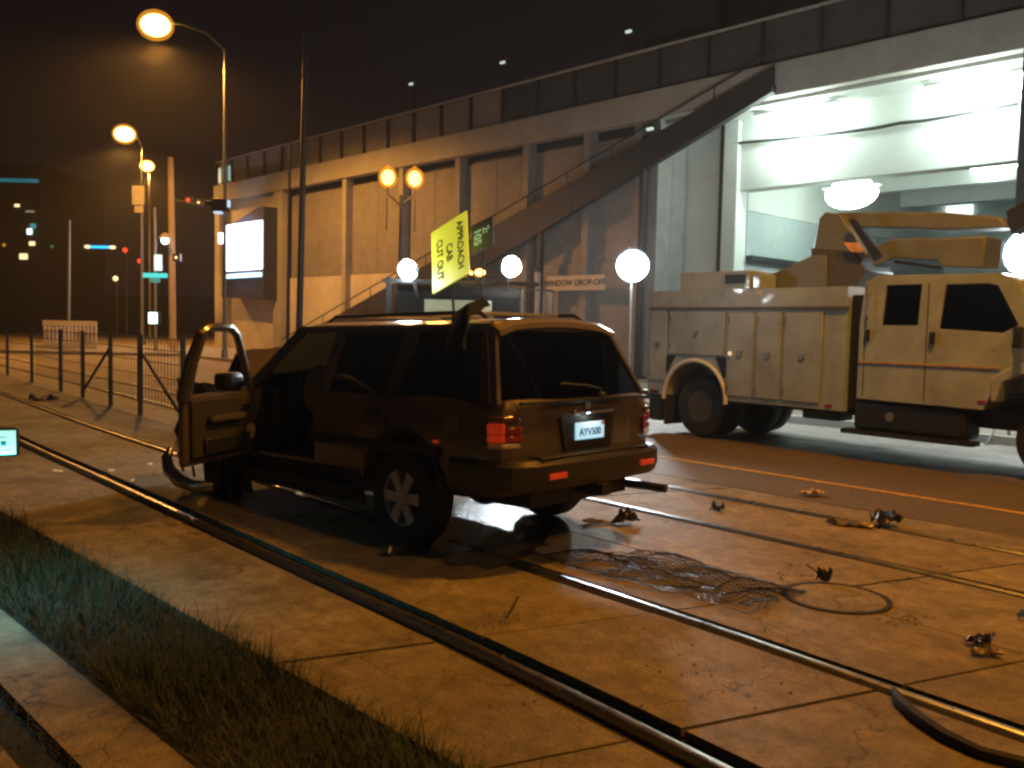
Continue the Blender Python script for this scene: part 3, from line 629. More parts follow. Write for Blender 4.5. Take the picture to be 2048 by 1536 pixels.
def rear_panel(name, y0, y1, z0, z1, m, out=0, ys=None, tb=0, th=.03, smooth=True, nseg=8):
    mb = MB(); vs = []; nz_ = 4
    for i in range(nz_ + 1):
        z = z0 + (z1 - z0) * i / nz_
        for j in range(nseg + 1):
            y = (y0 + (y1 - y0) * j / nseg) * (1 - tb * (z - z0) / (z1 - z0))
            vs.append((RX(y, max(z, 1.11)) - out - (0 if z > 1.11 else (1.11 - z) * .03), y, z))
    k_ = len(vs); vs += [(v[0] + th, v[1], v[2]) for v in vs]; w_ = nseg + 1; fs = []
    for i in range(nz_):
        for j in range(nseg): a = i * w_ + j; fs += [(a, a + 1, a + w_ + 1, a + w_), (a + k_, a + w_ + k_, a + w_ + 1 + k_, a + 1 + k_)]
        for j in (0, nseg): a = i * w_ + j; fs.append((a, a + w_, a + w_ + k_, a + k_))
    for j in range(nseg):
        for i in (0, nz_): a = i * w_ + j; fs.append((a, a + 1, a + 1 + k_, a + k_))
    return obj(name, mb.add(vs, fs), m, suv, smooth=smooth)
rear_panel('rear_glass', -.775, .775, 1.12, 1.60, priv, .014, tb=.21)
rear_panel('rear_header', -.635, .635, 1.60, 1.665, MATS['roof_paint_lit'], .02, tb=.02)
for s in (1, -1): rear_panel('rear_corner_pillar', s * .775, s * .85, 1.10, 1.62, paint, -.03, tb=.225)
tg = rear_panel('tailgate', -.70, .70, .66, 1.105, paint, .045, th=.05)
obj('plate_recess', MB().prism([(-.26, .72), (.26, .72), (.31, .99), (-.31, .99)], 'x', -1.07, -1.058), mat('recess_shade_paint', (.03, .024, .017), .5, metal=.4), tg)  # darker copy of the body paint, shade of the recess in its colour
obj('tailgate_handle', MB().box(-1.10, -1.06, -.27, .2, 1.0, 1.03), chrome, tg, .008)
gl = obj('hatch_hinge_trim', MB().box(-1.085, -1.045, -.72, .72, 1.088, 1.112), black, suv, .005)
wp = obj('rear_wiper', MB().tube([(-1.055, -.16, 1.13), (-1.03, -.20, 1.17), (-1.01, -.05, 1.2), (-.985, .22, 1.22)], .009, 6), black, suv); obj('wiper_motor', MB().ball((-1.06, -.16, 1.12), .035, 10), black, wp)
obj('brand_badge', MB().cyl((-1.052, .0, 1.055), (-1.064, .0, 1.055), .034, n=16), chrome, tg)
# licence plate
pl = obj('licence_plate', MB().box(-1.086, -1.074, -.165, .165, .815, .94), mat('plate_white_glow', (.75, .85, .9), .4, vary=.05, emit=(.30, .78, 1), estr=.8), suv, .006)  # emission stands in for light falling on the plate
text('plate_number', 'AYV500', .074, mat('plate_ink', (.05, .10, .25), .5, vary=.05), pl, Matrix.Translation((-1.0875, 0, .868)) @ Matrix.Rotation(R(-90), 4, 'Z') @ Matrix.Rotation(R(90), 4, 'X'), .001)
obj('plate_sticker', MB().box(-1.0885, -1.0865, -.162, -.128, .914, .938), mat('sticker_red', (.5, .12, .05), .5, emit=(.6, .15, .05), estr=.3), pl)  # faint emission stands in for light on the sticker
light('plate_lamp', 'POINT', (-1.13, 0, .975), .35, (.75, .95, 1), suv, .02)
# bumper wrapping the corners
bz = [(-1.06, .585), (-1.19, .60), (-1.215, .66), (-1.205, .735), (-1.06, .745)]
outline = [(-.55, .915), (-.95, .905), (-1.1, .84), (-1.175, .66), (-1.2, .3), (-1.205, 0), (-1.2, -.3), (-1.175, -.66), (-1.1, -.84), (-.95, -.905), (-.55, -.915)]
vs = []
for x, y in outline:
    n2 = Vector((x + .6, y * .6)).normalized() if abs(y) > .6 else Vector((-1, 0))
    for ins, z in ((.10, .50), (.02, .51), (0, .58), (.0, .68), (.03, .715), (.12, .72)): vs.append((x - n2.x * ins, y - n2.y * ins, z))
fs = []; k6 = 6
for i in range(len(outline) - 1):
    for j in range(k6): fs.append((i * k6 + j, i * k6 + (j + 1) % k6, (i + 1) * k6 + (j + 1) % k6, (i + 1) * k6 + j))
fs += [tuple(range(k6)), tuple(range((len(outline) - 1) * k6, len(outline) * k6))[::-1]]
bmp = obj('rear_bumper', MB().add(vs, fs), trim, suv, smooth=True)
obj('bumper_step_pad', MB().box(-1.17, -1.04, -.62, .62, .715, .735), black, bmp, .008)
for y in (-.62, .42): obj('bumper_reflector', MB().box(-1.212, -1.19, y - .02, y + .15, .585, .625), mat('reflector_red_glow', (.5, .03, .01), .2, emit=(1, .09, .015), estr=.22), bmp, .005)  # faint emission stands in for light the reflectors send back
obj('exhaust_pipe', MB().tube([(-.5, -.62, .40), (-1.1, -.66, .40), (-1.28, -.70, .39)], .035, 10), darksteel, suv, smooth=True)
obj('tow_hitch', MB().box(-1.24, -.95, -.05, .05, .42, .5), darksteel, suv)
obj('rear_axle', MB().cyl((0, -.7, .37), (0, .7, .37), .06), darksteel, suv); obj('axle_housing', MB().ball((0, .0, .36), .17, 14), darksteel, suv, smooth=True)
obj('spare_wheel', MB().lathe([(.1, -.1), (.33, -.1), (.36, -.06), (.36, .06), (.33, .1), (.1, .1)], (-.62, 0, .46), 'z', 22), rubber, suv, smooth=True)
obj('underbody', MB().box(-1.0, 3.2, -.55, .55, .36, .50), black, suv)
# tail lights wrap the corners
for s in (1, -1):
    def tl(name, z0, z1, m, ya=.71, x1=-.91):
        xa = -1.062 + (ya - .70) * .32
        return obj(name, MB().hexa([(xa, s * ya, z0), (-1.015, s * .845, z0), (x1, s * .893, z0), (x1, s * .78, z0), (xa, s * ya, z1), (-1.015, s * .845, z1), (x1, s * .893, z1), (x1, s * .78, z1)]), m, suv, .012)
    h = tl('tail_light', .975, 1.02, mat('smoke_lens', (.12, .05, .03), .15, coat=1))
    a = tl('brake_lens', .895, .97, redl if s > 0 else redd, .82); a.parent = h
    a = tl('tail_lens', .84, .89, redl if s > 0 else redd, .82); a.parent = h
    for z_ in (.84, .895): a = obj('inner_lens', MB().hexa([(-1.062, s * .70, z_), (-1.023, s * .817, z_), (-.9, s * .81, z_), (-.9, s * .72, z_), (-1.062, s * .70, z_ + .05), (-1.023, s * .817, z_ + .05), (-.9, s * .81, z_ + .05), (-.9, s * .72, z_ + .05)]), redd, suv, .008); a.parent = h
    a = tl('reversing_lens', .795, .835, clearl); a.parent = h
    obj('side_marker', MB().box(-.42, -.38, s * .895 - .01, s * .895 + .01, .80, .82), redl, suv)
# wheels
def wheel(x, y, s, steer=0, lean=0):
    hub = bpy.data.objects.new('wheel', None); col.objects.link(hub); hub.parent = suv; hub.location = (x, y, .355); hub.rotation_euler = (lean, 0, steer)
    obj('tyre', MB().lathe([(.215, -.12), (.30, -.125), (.345, -.105), (.358, -.07), (.358, .07), (.345, .105), (.30, .125), (.215, .12)], (0, 0, 0), 'y', 36, cap=False), rubber, hub, smooth=True)
    obj('rim', MB().lathe([(.22, -.11), (.20, -.10), (.195, .06), (.21, .10), (.225, .112), (.225, .10), (.215, .09)], (0, 0, 0), 'y', 30, cap=False), mat('alloy', (.55, .52, .48), .45, metal=.6), hub, smooth=True)
    sp_ = MB(); oy = s * .085
    for k in range(6):
        a = 2 * math.pi * k / 6; c_, s_ = math.cos(a), math.sin(a); t_ = (-s_, c_)
        p = []
        for yy in (oy - .02, oy + .02):
            p += [(c_ * .05 - t_[0] * .035, yy, s_ * .05 - t_[1] * .035), (c_ * .21 - t_[0] * .05, yy, s_ * .21 - t_[1] * .05), (c_ * .21 + t_[0] * .05, yy, s_ * .21 + t_[1] * .05), (c_ * .05 + t_[0] * .035, yy, s_ * .05 + t_[1] * .035)]
        sp_.hexa(p)
    sp_.cyl((0, oy - .03, 0), (0, oy + .03, 0), .06, n=14)
    obj('spokes', sp_, MATS['alloy'], hub, .004, seg=1)
    obj('brake_drum', MB().cyl((0, -.04, 0), (0, .05, 0), .15, n=18), darksteel, hub)
wheel(0, .775, 1); wheel(0, -.775, -1); wheel(2.7, .80, 1, R(-24), R(6)); wheel(2.7, -.775, -1, R(-10))
for s in (1, -1):
    for x in (0, 2.7):
        if s > 0 or x == 0:
            arc = [(x + .472 * math.cos(a), s * .885, .40 + .472 * math.sin(a)) for a in [R(8 + 164 * k / 16) for k in range(17)]]
            obj('arch_moulding', MB().tube(arc, .022, 6), trim, suv, smooth=True)
obj('side_moulding', MB().box(-.45, 1.12, .885, .912, .70, .77), black, suv, .01); obj('side_step', MB().tube([(.5, .86, .40), (.6, .93, .36), (2.1, .93, .36), (2.2, .86, .40)], .032, 8), darksteel, suv, smooth=True)
obj('door_seam', MB().box(.17, .18, .888, .8955, .5, 1.09), black, suv); obj('rear_door_handle', MB().box(.27, .42, .888, .915, .96, 1.0), black, suv, .008)
obj('fuel_flap', MB().box(-.62, -.47, .878, .893, .88, 1.02), paint, suv, .006)
# interior
for sx in (.35, 1.25):
    for sy in (-.36, .36):
        obj('seat', MB().box(sx - .1, sx + .42, sy - .26, sy + .26, .55, .80).hexa([(sx - .12, sy - .25, .78), (sx + .05, sy - .25, .78), (sx + .05, sy + .25, .78), (sx - .12, sy + .25, .78), (sx - .30, sy - .2, 1.34), (sx - .2, sy - .2, 1.34), (sx - .2, sy + .2, 1.34), (sx - .30, sy + .2, 1.34)]).box(sx - .31, sx - .21, sy - .12, sy + .12, 1.36, 1.52), seatm, suv, .03)
obj('dashboard', MB().box(2.0, 2.22, -.72, .72, .75, 1.12), black, suv, .04)
obj('airbag', MB().ball((1.78, .36, 1.06), .24, 18, (.55, .8, 1.05)), bagm, suv, smooth=True)
obj('steering_wheel', MB().tube([(1.93 + .07 * math.sin(a), .36 + .18 * math.cos(a), 1.02 + .17 * math.sin(a)) for a in [2 * math.pi * k / 20 for k in range(21)]], .016, 6), black, suv)
wsm = glass('cracked_windscreen', (.35, .4, .38), .35, .25)
obj('windscreen', MB().hexa([(2.33, -.80, 1.11), (2.33, .80, 1.11), (2.32, .80, 1.11), (2.32, -.80, 1.11), (1.745, -.62, 1.62), (1.745, .62, 1.62), (1.735, .62, 1.62), (1.735, -.62, 1.62)]), wsm, suv)
# buckled bonnet standing up behind the windscreen base
bn = []; nx = 9
for i in range(nx):
    for j in range(9):
        t = i / (nx - 1); y = -.72 + 1.44 * j / 8
        z = 1.12 + .40 * math.exp(-((t - .36) / .2) ** 2) * (1 - .25 * abs(y)) - .08 * t + .03 * noise.noise(Vector((t * 5, y * 4, 0)))
        bn.append((2.36 + 1.05 * t, y * (1 - .1 * t), z))
bn2 = bn + [(a, b, c - .02) for a, b, c in bn]; k_ = 81; fs = []
for i in range(8):
    for j in range(8): a = i * 9 + j; fs += [(a, a + 1, a + 10, a + 9), (a + k_, a + 9 + k_, a + 10 + k_, a + 1 + k_)]
for i in range(8):
    for j in (0, 8): a = i * 9 + j; fs.append((a, a + 9, a + 9 + k_, a + k_))
    for e in (0, 72): a = e + i; fs.append((a, a + 1, a + 1 + k_, a + k_))
obj('buckled_bonnet', MB().add(bn2, fs), paint, suv, smooth=True)
obj('front_bumper_piece', MB().tube([(2.95, .98, .62), (3.25, 1.0, .52), (3.46, .92, .45), (3.58, .72, .42), (3.62, .5, .43)], [.05, .07, .075, .07, .04], 10), mat('scuffed_chrome', (.6, .58, .54), .34, metal=1, vary=.2), suv, smooth=True)
obj('headlight', MB().ball((3.40, .66, .66), .13, 14, (.6, 1, .7)), clearl, suv, smooth=True)
# crushed front wing, torn liner, and a black strip for the shade under the door
def crushed(name, x0, x1, y, z0, z1, amp, m, seed, n_=10):
    vs = []
    for i in range(n_):
        for j in range(7):
            u, v = i / (n_ - 1), j / 6; h = noise.noise(Vector((u * 4, v * 3, seed))) * amp + abs(noise.noise(Vector((u * 9, v * 7, seed)))) * amp * .6
            vs.append((x0 + (x1 - x0) * u + h * .4, y + h, z0 + (z1 - z0) * v + h * .5))
    k_ = len(vs); vs += [(a, b - .02, c) for a, b, c in vs]; fs = []
    for i in range(n_ - 1):
        for j in range(6): a = i * 7 + j; fs += [(a, a + 1, a + 8, a + 7), (a + k_, a + 7 + k_, a + 8 + k_, a + 1 + k_)]
        for j in (0, 6): a = i * 7 + j; fs.append((a, a + 7, a + 7 + k_, a + k_))
    for j in range(6):
        for i in (0, n_ - 1): a = i * 7 + j; fs.append((a, a + 1, a + 1 + k_, a + k_))
    return obj(name, MB().add(vs, fs), m, suv)
crushed('crushed_wing', 2.25, 3.45, .93, .48, 1.12, .16, paint, 2)
crushed('torn_wheel_liner', 2.2, 3.1, .86, .12, .75, .14, black, 5)
crushed('sill_shade', .5, 2.3, .86, .24, .46, .05, black, 8, 14)  # black strip drawn where the ground under the door lies in shade
for k in range(5): obj('dangling_hose', MB().tube([(2.4 + .2 * k, .8, .7), (2.45 + .22 * k, .93 + .02 * k, .4), (2.4 + .24 * k, .95, .1 + .03 * k)], .014, 6), black, suv)
# roof rack
rk = obj('roof_rack', MB().tube([(-.55, .54, 1.69), (-.48, .54, 1.735), (1.3, .54, 1.735), (1.4, .54, 1.69)], .016, 8).tube([(-.55, -.54, 1.69), (-.48, -.54, 1.735), (1.3, -.54, 1.735), (1.4, -.54, 1.69)], .016, 8), darksteel, suv, smooth=True)
for x in (-.3, .45, 1.15): obj('rack_crossbar', MB().tube([(x, -.54, 1.735), (x, .54, 1.735)], .016, 8), galv, rk, smooth=True)
# open front door
door = bpy.data.objects.new('open_front_door', None); col.objects.link(door); door.parent = suv; door.location = (2.17, .87, 0); door.rotation_euler = (0, 0, R(-62))
door['label'] = 'front door swung wide open'
obj('door_panel', MB().box(-1.04, 0, -.05, .02, .50, 1.08), paint, door, .025)
fr = [(-1.03, 1.04), (-.01, 1.06), (-.10, 1.17), (-.56, 1.60), (-1.0, 1.62)]
def ty(z): return -.0 - max(0, z - 1.1) * .38
def dtube(a, b, r): return ((a[0], ty(a[1]) - .01, a[1]), (b[0], ty(b[1]) - .01, b[1]), r)
fm = MB()
fm.tube([(-1.01, -.02, 1.04), (-1.0, ty(1.35), 1.35), (-.985, ty(1.58), 1.58), (-.93, ty(1.63), 1.63), (-.62, ty(1.63), 1.63), (-.50, ty(1.58), 1.57), (-.08, ty(1.16), 1.16), (-.02, -.01, 1.05)], [.055, .055, .045, .036, .034, .034, .036, .04], 8)
obj('window_frame', fm, paint, door, smooth=True)
obj('door_trim', MB().box(-.98, -.05, -.085, -.052, .56, 1.04), mat('door_trim_grey', (.03, .027, .024), .8, vary=.2, scale=20), door, .02)
obj('armrest', MB().box(-.8, -.3, -.15, -.086, .84, .90), seatm, door, .02); obj('door_pocket', MB().box(-.85, -.2, -.12, -.086, .58, .72), black, door, .015)
obj('inner_handle', MB().box(-.3, -.18, -.11, -.086, .93, .97), chrome, door, .006); obj('speaker_grille', MB().cyl((-.16, -.088, .72), (-.16, -.10, .72), .07, n=16), mat('grille_pale', (.28, .25, .18), .6), door)
mir = obj('wing_mirror', MB().box(-.3, -.05, .03, .20, 1.08, 1.24), black, door, .04)
# cloth hanging over the roof edge
cl = MB(); vs = []; N1 = 12
for i in range(N1 + 1):
    t = i / N1
    for j in range(9):
        u = j / 8; wdt = .15 + .06 * t; yy = .62 + .0 * t
        if t < .3: y = .50 + .17 * t / .3; z = 1.79 - .07 * t / .3 + .05 * math.sin(u * 3.1)
        else: y = .685 + .05 * math.sin(u * 7 + t * 3) * .6 + (t - .3) * .12; z = 1.72 - (t - .3) * .36
        vs.append((-.46 + (u - .5) * wdt + .015 * math.sin(t * 9), y + .02 * noise.noise(Vector((u * 4, t * 5, 1))), z + .02 * noise.noise(Vector((u * 6, t * 6, 3)))))
k_ = len(vs); vs += [(a, b - .02, c - .01) for a, b, c in vs]; fs = []
for i in range(N1):
    for j in range(8): a = i * 9 + j; fs += [(a, a + 1, a + 10, a + 9), (a + k_, a + 9 + k_, a + 10 + k_, a + 1 + k_)]
    for j in (0, 8): a = i * 9 + j; fs.append((a, a + 9, a + 9 + k_, a + k_))
for j in range(8):
    for i in (0, N1): a = i * 9 + j; fs.append((a, a + 1, a + 1 + k_, a + k_))
SM = Matrix.Translation((-.2, 7.52, .01)) @ Matrix.Rotation(R(136.3), 4, 'Z') @ Matrix.Rotation(R(1.4), 4, 'Y') @ Matrix.Scale(S, 4)
tag(obj('black_cloth', cl.add(vs, fs), clothm, M=SM, smooth=True), 'black cloth bundle hanging over the roof edge of the wrecked car', 'cloth')

# ================================================================== UTILITY TRUCK
XT, YT = -9.05, 12.4
def tt(px, py, y=-1.0): v = trk(px, py, YT + y); return (v.x - XT, v.z)
ut = thing('utility_truck', 'white bucket truck with side lockers and folded boom parked at the right', 'truck', T(XT, YT), TA)
def U(name, x0, x1, y0, y1, z0, z1, m, bevel=.0, parent=ut): return obj(name, MB().box(x0, x1, y0, y1, z0, z1), m, parent, bevel)
bb = obj('service_body', MB().box(-1.5, 2.22, -1.0, 1.25, .66, 2.42), whitepaint)
boolean(bb, [MB().cyl((-.46, -1.4, .62), (-.46, -.3, .62), .62, n=30), MB().cyl((-.46, .6, .62), (-.46, 1.5, .62), .62, n=30)]); bb.parent = ut
arc = [(-.46 + .65 * math.cos(a), -1.01, .62 + .65 * math.sin(a)) for a in [R(-2 + 184 * k / 18) for k in range(19)]]
obj('wheel_arch_trim', MB().tube(arc, .035, 6), whitep, ut, smooth=True)
for x0, x1, z0, z1 in ((-1.02, .13, 1.36, 2.08), (.19, .68, .74, 2.06), (.74, 1.17, .74, 2.06), (1.23, 1.86, .74, 2.06), (-1.46, -1.08, .9, 2.1)):
    d_ = U('locker_door', x0, x1, -1.028, -1.0005, z0, z1, whitepaint, .012)
    for hz_ in (z0 + .12, z1 - .12): obj('hinge', MB().cyl((x0 + .02, -1.035, hz_ - .05), (x0 + .02, -1.035, hz_ + .05), .012, n=6), galv, d_)
    obj('handle', MB().box((x0 + x1) / 2 - .04, (x0 + x1) / 2 + .04, -1.05, -1.028, (z0 + z1) / 2 - .05, (z0 + z1) / 2 + .05), galv, d_, .005)
U('top_lip', -1.52, 2.24, -1.04, -.98, 2.10, 2.14, mat('dark_seam', (.1, .085, .06), .6), 0)
for x in (-1.13, .2): U('corner_vent', x - .0, x + .18, -1.012, -1.002, 1.12, 1.32, black) if False else None
obj('arch_gusset', MB().prism([(-1.10, 1.34), (-.88, 1.34), (-1.06, 1.02), (-1.10, 1.02)], 'y', -1.012, -1.002), black, ut)
obj('arch_gusset', MB().prism([(.16, 1.34), (-.04, 1.34), (.12, 1.02), (.16, 1.02)], 'y', -1.012, -1.002), black, ut)
U('chassis', -1.5, 5.9, -.6, .8, .58, .84, black); U('tail_step', -1.75, -1.5, -.9, 1.1, .55, .7, darksteel)
U('mud_flap', -1.15, -1.1, -.95, -.4, .15, .7, rubber); U('outrigger', -1.48, -1.18, -1.0, -.6, .2, .78, black, .05)
def twheel(x, y, s, dual):
    hub = bpy.data.objects.new('wheel', None); col.objects.link(hub); hub.parent = ut; hub.location = (x, y, .5)
    obj('tyre', MB().lathe([(.28, -.13), (.42, -.14), (.48, -.12), (.5, -.08), (.5, .08), (.48, .12), (.42, .14), (.28, .13)], (0, 0, 0), 'y', 36, cap=False), rubber, hub, smooth=True)
    obj('rim', MB().lathe([(.27, s * .13), (.24, s * .08), (.12, s * .02), (.1, s * .12), (.02, s * .13)], (0, 0, 0), 'y', 26), mat('truck_rim', (.10, .09, .08), .5, metal=.5), hub, smooth=True)
for y, s in ((-.72, -1), (-.40, -1), (.65, 1), (.98, 1)): twheel(-.46, y, s, 1)
twheel(4.9, -.62, -1, 0); twheel(4.9, .95, 1, 0)
# cab
cabp = [(2.42, .86), (4.12, .84), (4.28, 1.22), (4.55, 1.38), (4.85, 1.38), (5.1, 1.38), (5.1, 1.62), (4.88, 1.70), (4.42, 2.44), (4.25, 2.53), (2.62, 2.55), (2.48, 2.46), (2.42, 1.9)]
cab = obj('cab', MB().prism(cabp, 'y', -1.0, 1.2), whitepaint)
boolean(cab, [MB().prism([(2.74, 1.88), (3.24, 1.88), (3.27, 2.42), (2.78, 2.42)], 'y', -1.1, 1.3), MB().prism([(3.52, 1.84), (4.30, 1.80), (4.48, 1.90), (4.22, 2.38), (4.1, 2.41), (3.58, 2.41)], 'y', -1.1, 1.3)])
cab.parent = ut; md = cab.modifiers.new('b', 'BEVEL'); md.width = .055; md.segments = 4; md.limit_method = 'ANGLE'; md.angle_limit = R(30)
for p in cab.data.polygons: p.use_smooth = True
cab.data.set_sharp_from_angle(angle=R(50))
for y in (-.97, 1.15):
    obj('rear_side_window', MB().prism([(2.73, 1.87), (3.25, 1.87), (3.28, 2.43), (2.77, 2.43)], 'y', y, y + .01), truckg, ut)
    obj('front_side_window', MB().prism([(3.51, 1.83), (4.31, 1.79), (4.49, 1.90), (4.22, 2.39), (4.1, 2.42), (3.57, 2.42)], 'y', y, y + .01), truckg, ut)
U('cab_interior', 2.7, 4.2, -.75, .95, 1.0, 1.86, black)
obj('windscreen', MB().hexa([(4.90, -.85, 1.72), (4.90, 1.05, 1.72), (4.88, 1.05, 1.72), (4.88, -.85, 1.72), (4.46, -.8, 2.42), (4.46, 1.0, 2.42), (4.44, 1.0, 2.42), (4.44, -.8, 2.42)]), truckg, ut)
obj('hood', MB().hexa([(5.1, -.85, 1.05), (6.25, -.7, 1.0), (6.25, .9, 1.0), (5.1, 1.05, 1.05), (5.1, -.85, 1.62), (6.15, -.65, 1.42), (6.15, .85, 1.42), (5.1, 1.05, 1.62)]), whitepaint, ut, .06, seg=3)
obj('fender', MB().prism([(4.28, .95), (4.34, 1.2), (4.55, 1.30), (5.2, 1.32), (5.45, 1.2), (5.55, .95), (5.6, .95), (5.6, 1.25), (5.4, 1.42), (4.5, 1.44), (4.2, 1.25), (4.2, .95)], 'y', -1.02, -.7), whitepaint, ut, .02)
U('front_bumper', 6.25, 6.4, -.95, 1.15, .55, .9, darksteel, .03)
for x in (3.32,): pass
obj('door_handle', MB().box(2.52, 2.58, -1.05, -1.0, 1.66, 1.82), black, ut, .01); obj('door_handle', MB().box(3.42, 3.48, -1.05, -1.0, 1.64, 1.80), black, ut, .01)
for x in (3.36, 2.5): obj('door_gap', MB().box(x, x + .012, -1.003, -.99, .9, 2.44), black, ut)
obj('body_moulding', MB().box(2.44, 4.3, -1.022, -1.001, 1.36, 1.385), mat('amber_strip', (.5, .33, .15), .3), ut)
obj('wing_mirror', MB().box(4.5, 4.58, -1.22, -1.06, 1.62, 1.88), black, ut, .02)
U('running_board', 2.2, 4.0, -1.0, -.75, .36, .42, darksteel); U('fuel_tank', 2.35, 3.9, -.95, -.5, .42, .82, black, .06); U('battery_box', 1.5, 2.1, -.9, -.5, .5, .66, black, .03)
U('cab_gap_frame', 2.24, 2.4, -.9, 1.1, .7, 2.3, black)
# things on the roof deck
ge = U('generator_box', -.98, .45, -.85, -.2, 2.42, 2.72, whitepaint, .02)
U('vent_grille', -.02, .36, -.87, -.852, 2.52, 2.66, black, 0, ge); U('exhaust_cap', .46, .62, -.8, -.4, 2.43, 2.66, whitepaint, .02, ge)
def Bm(name, pts, y0, y1, m, bev=.02): return obj(name, MB().prism([tt(px, py, (y0 + y1) / 2) for px, py in pts], 'y', y0, y1), m, ut, bev)
boomm = mat('boom_paint', (.17, .195, .21), .5, vary=.12, scale=6, dirt=(.14, .14, .13), dscale=2)
Bm('lower_boom_cradle', [(1505, 574), (1642, 512), (1668, 512), (1668, 576), (1600, 580)], -.35, .1, boomm)
Bm('turret', [(1655, 584), (1650, 500), (1735, 505), (1760, 545), (1735, 584)], -.3, .5, mat('turret_dark', (.08, .075, .06), .6))
Bm('knuckle', [(1648, 505), (1660, 440), (1672, 428), (1702, 432), (1752, 515), (1735, 540)], -.25, .35, boomm)
Bm('upper_boom', [(1672, 430), (1700, 427), (1905, 427), (2010, 436), (2030, 458), (1900, 462), (1790, 458), (1700, 456)], -.1, .3, boomm)
Bm('lower_boom', [(1745, 502), (1795, 480), (1850, 478), (1970, 480), (1970, 515), (1890, 524), (1800, 518), (1760, 536)], -.22, .12, boomm)
Bm('lift_cylinder', [(1698, 440), (1708, 437), (1765, 512), (1750, 522)], -.42, -.36, darksteel, 0)
Bm('bucket', [(1885, 480), (1990, 474), (1982, 540), (1895, 536)], -.75, -.25, boomm, .03)
Bm('hose_bundle', [(1790, 520), (1885, 533), (1885, 539), (1790, 527)], -.3, -.26, black, 0)
Bm('orange_panel', [(1688, 485), (1716, 485), (1728, 504), (1703, 504)], -.4, -.37, mat('orange_panel_paint', (.8, .42, .16), .5), 0)
Bm('jib_tip', [(2020, 425), (2070, 395), (2075, 440), (2030, 470)], -.05, .25, darksteel)
obj('mirror_arm', MB().tube([(4.4, -.98, 1.85), (4.5, -1.1, 1.8)], .012, 6), black, ut); obj('mirror_arm', MB().tube([(4.4, -.98, 1.66), (4.5, -1.1, 1.68)], .012, 6), black, ut)
obj('grab_rail', MB().tube([(2.56, -1.03, 1.95), (2.55, -1.06, 2.0), (2.56, -1.06, 2.3), (2.57, -1.02, 2.35)], .012, 6), galv, ut)
obj('fuel_cap', MB().cyl((2.9, -.951, .64), (2.9, -.98, .64), .06, n=14), galv, ut)
for x_ in (-1.44, 1.95, 4.05): obj('side_reflector', MB().box(x_, x_ + .1, -1.012, -1.0005, .70 if x_ < 3 else .92, .74 if x_ < 3 else .96), redd, ut)
obj('marker_lamp', MB().box(.25, .30, -1.07, -1.05, 1.38, 1.44), mat('marker', (.8, .6, .4), .3, emit=(1, .7, .4), estr=.8), ut)

# ================================================================== TOW TRUCK behind the wreck
c = P(922, 600, 13.6); tv = TI @ c
tow = thing('tow_truck', 'dark tow truck seen from behind over the roof of the wrecked car', 'truck', T(tv.x, tv.y), R(97))
# local x = away along the rails, y = towards the picture's left
zr = P(922, 545, 13.6).z
obj('chassis', MB().box(-2.6, 4.6, -.5, .5, .5, .75), black, tow); obj('flat_bed', MB().box(-2.6, 0, -1.15, 1.15, .95, 1.1), darksteel, tow, .02)
for y in (-1.1, 1.1): obj('rack_upright', MB().box(.0, .08, y - .04, y + .04, 1.1, zr - .1), darksteel, tow)
obj('rack_beam', MB().box(-.02, .1, -1.2, 1.2, zr - .18, zr - .12), darksteel, tow); obj('rack_mesh', MB().box(.03, .05, -1.06, 1.06, 1.15, 1.75), darksteel, tow)
tcab = obj('cab', MB().prism([(.3, .7), (2.2, .7), (2.3, 1.5), (1.8, 2.3), (1.6, 2.38), (.45, 2.38), (.3, 2.25)], 'y', -1.0, 1.0), mat('tow_cab_paint', (.015, .012, .010), .9, spec=.15), tow, .05, seg=3)
obj('rear_window', MB().box(.27, .295, -.5, .55, 1.85, 2.15), mat('lit_rear_glass', (.35, .38, .28), .3, emit=(.6, .65, .4), estr=.12), tow, .01)
obj('bonnet', MB().hexa([(2.2, -.9, .8), (3.4, -.8, .8), (3.4, .8, .8), (2.2, .9, .8), (2.25, -.9, 1.5), (3.3, -.75, 1.3), (3.3, .75, 1.3), (2.25, .9, 1.5)]), MATS['tow_cab_paint'], tow, .05)
for x in (-1.7, 2.7):
    for y in (-.95, .95): wh = obj('wheel', MB().lathe([(.2, -.14), (.44, -.14), (.48, -.1), (.48, .1), (.44, .14), (.2, .14)], (x, y, .48), 'y', 26), rubber, tow, smooth=True)
lb = obj('light_bar', MB().box(-.06, .1, -.5, .3, zr - .08, zr - .05), black, tow)
TW = (Matrix.Translation(tow.location) @ Matrix.Rotation(R(97), 4, 'Z')).inverted()
for px, py, r in ((938, 546, .045), (960, 545, .065)):
    q = TW @ P(px, py, 13.4); obj('amber_beacon', MB().ball(q, r, 12, (1, 1.2, .8)), amber, tow, smooth=True)
for px, py, yy, rr, en in ((822, 537, 13.3, .15, 260), (1020, 530, 13.9, .155, 420)):
    q = P(px, py, yy); l = TW @ q
    wl = obj('work_light', MB().lathe([(.05, .02), (rr * .8, .0), (rr * 1.05, -.12), (rr * 1.0, -.13)], (0, 0, 0), 'y', 18), black, tow, smooth=True)
    wl.location = l; d = (TW.to_3x3() @ Vector((-.45 if px < 900 else .22, -1, -.35))).normalized(); wl.rotation_euler = d.to_track_quat('-Y', 'Z').to_euler()
    ln = obj('lens', MB().ball((0, -.10, 0), rr, 18, (1, .55, 1.05)), flood, wl, smooth=True)
    st_ = obj('stem', MB().cyl((0, .05, -.45), (0, .02, -rr * .7), .025), darksteel, wl)
    s_ = light('work_light_beam', 'SPOT', l + d * .25, en * 1.2, (.86, .96, 1), tow, .12, spot=105, blend=.8); aim(s_, d)
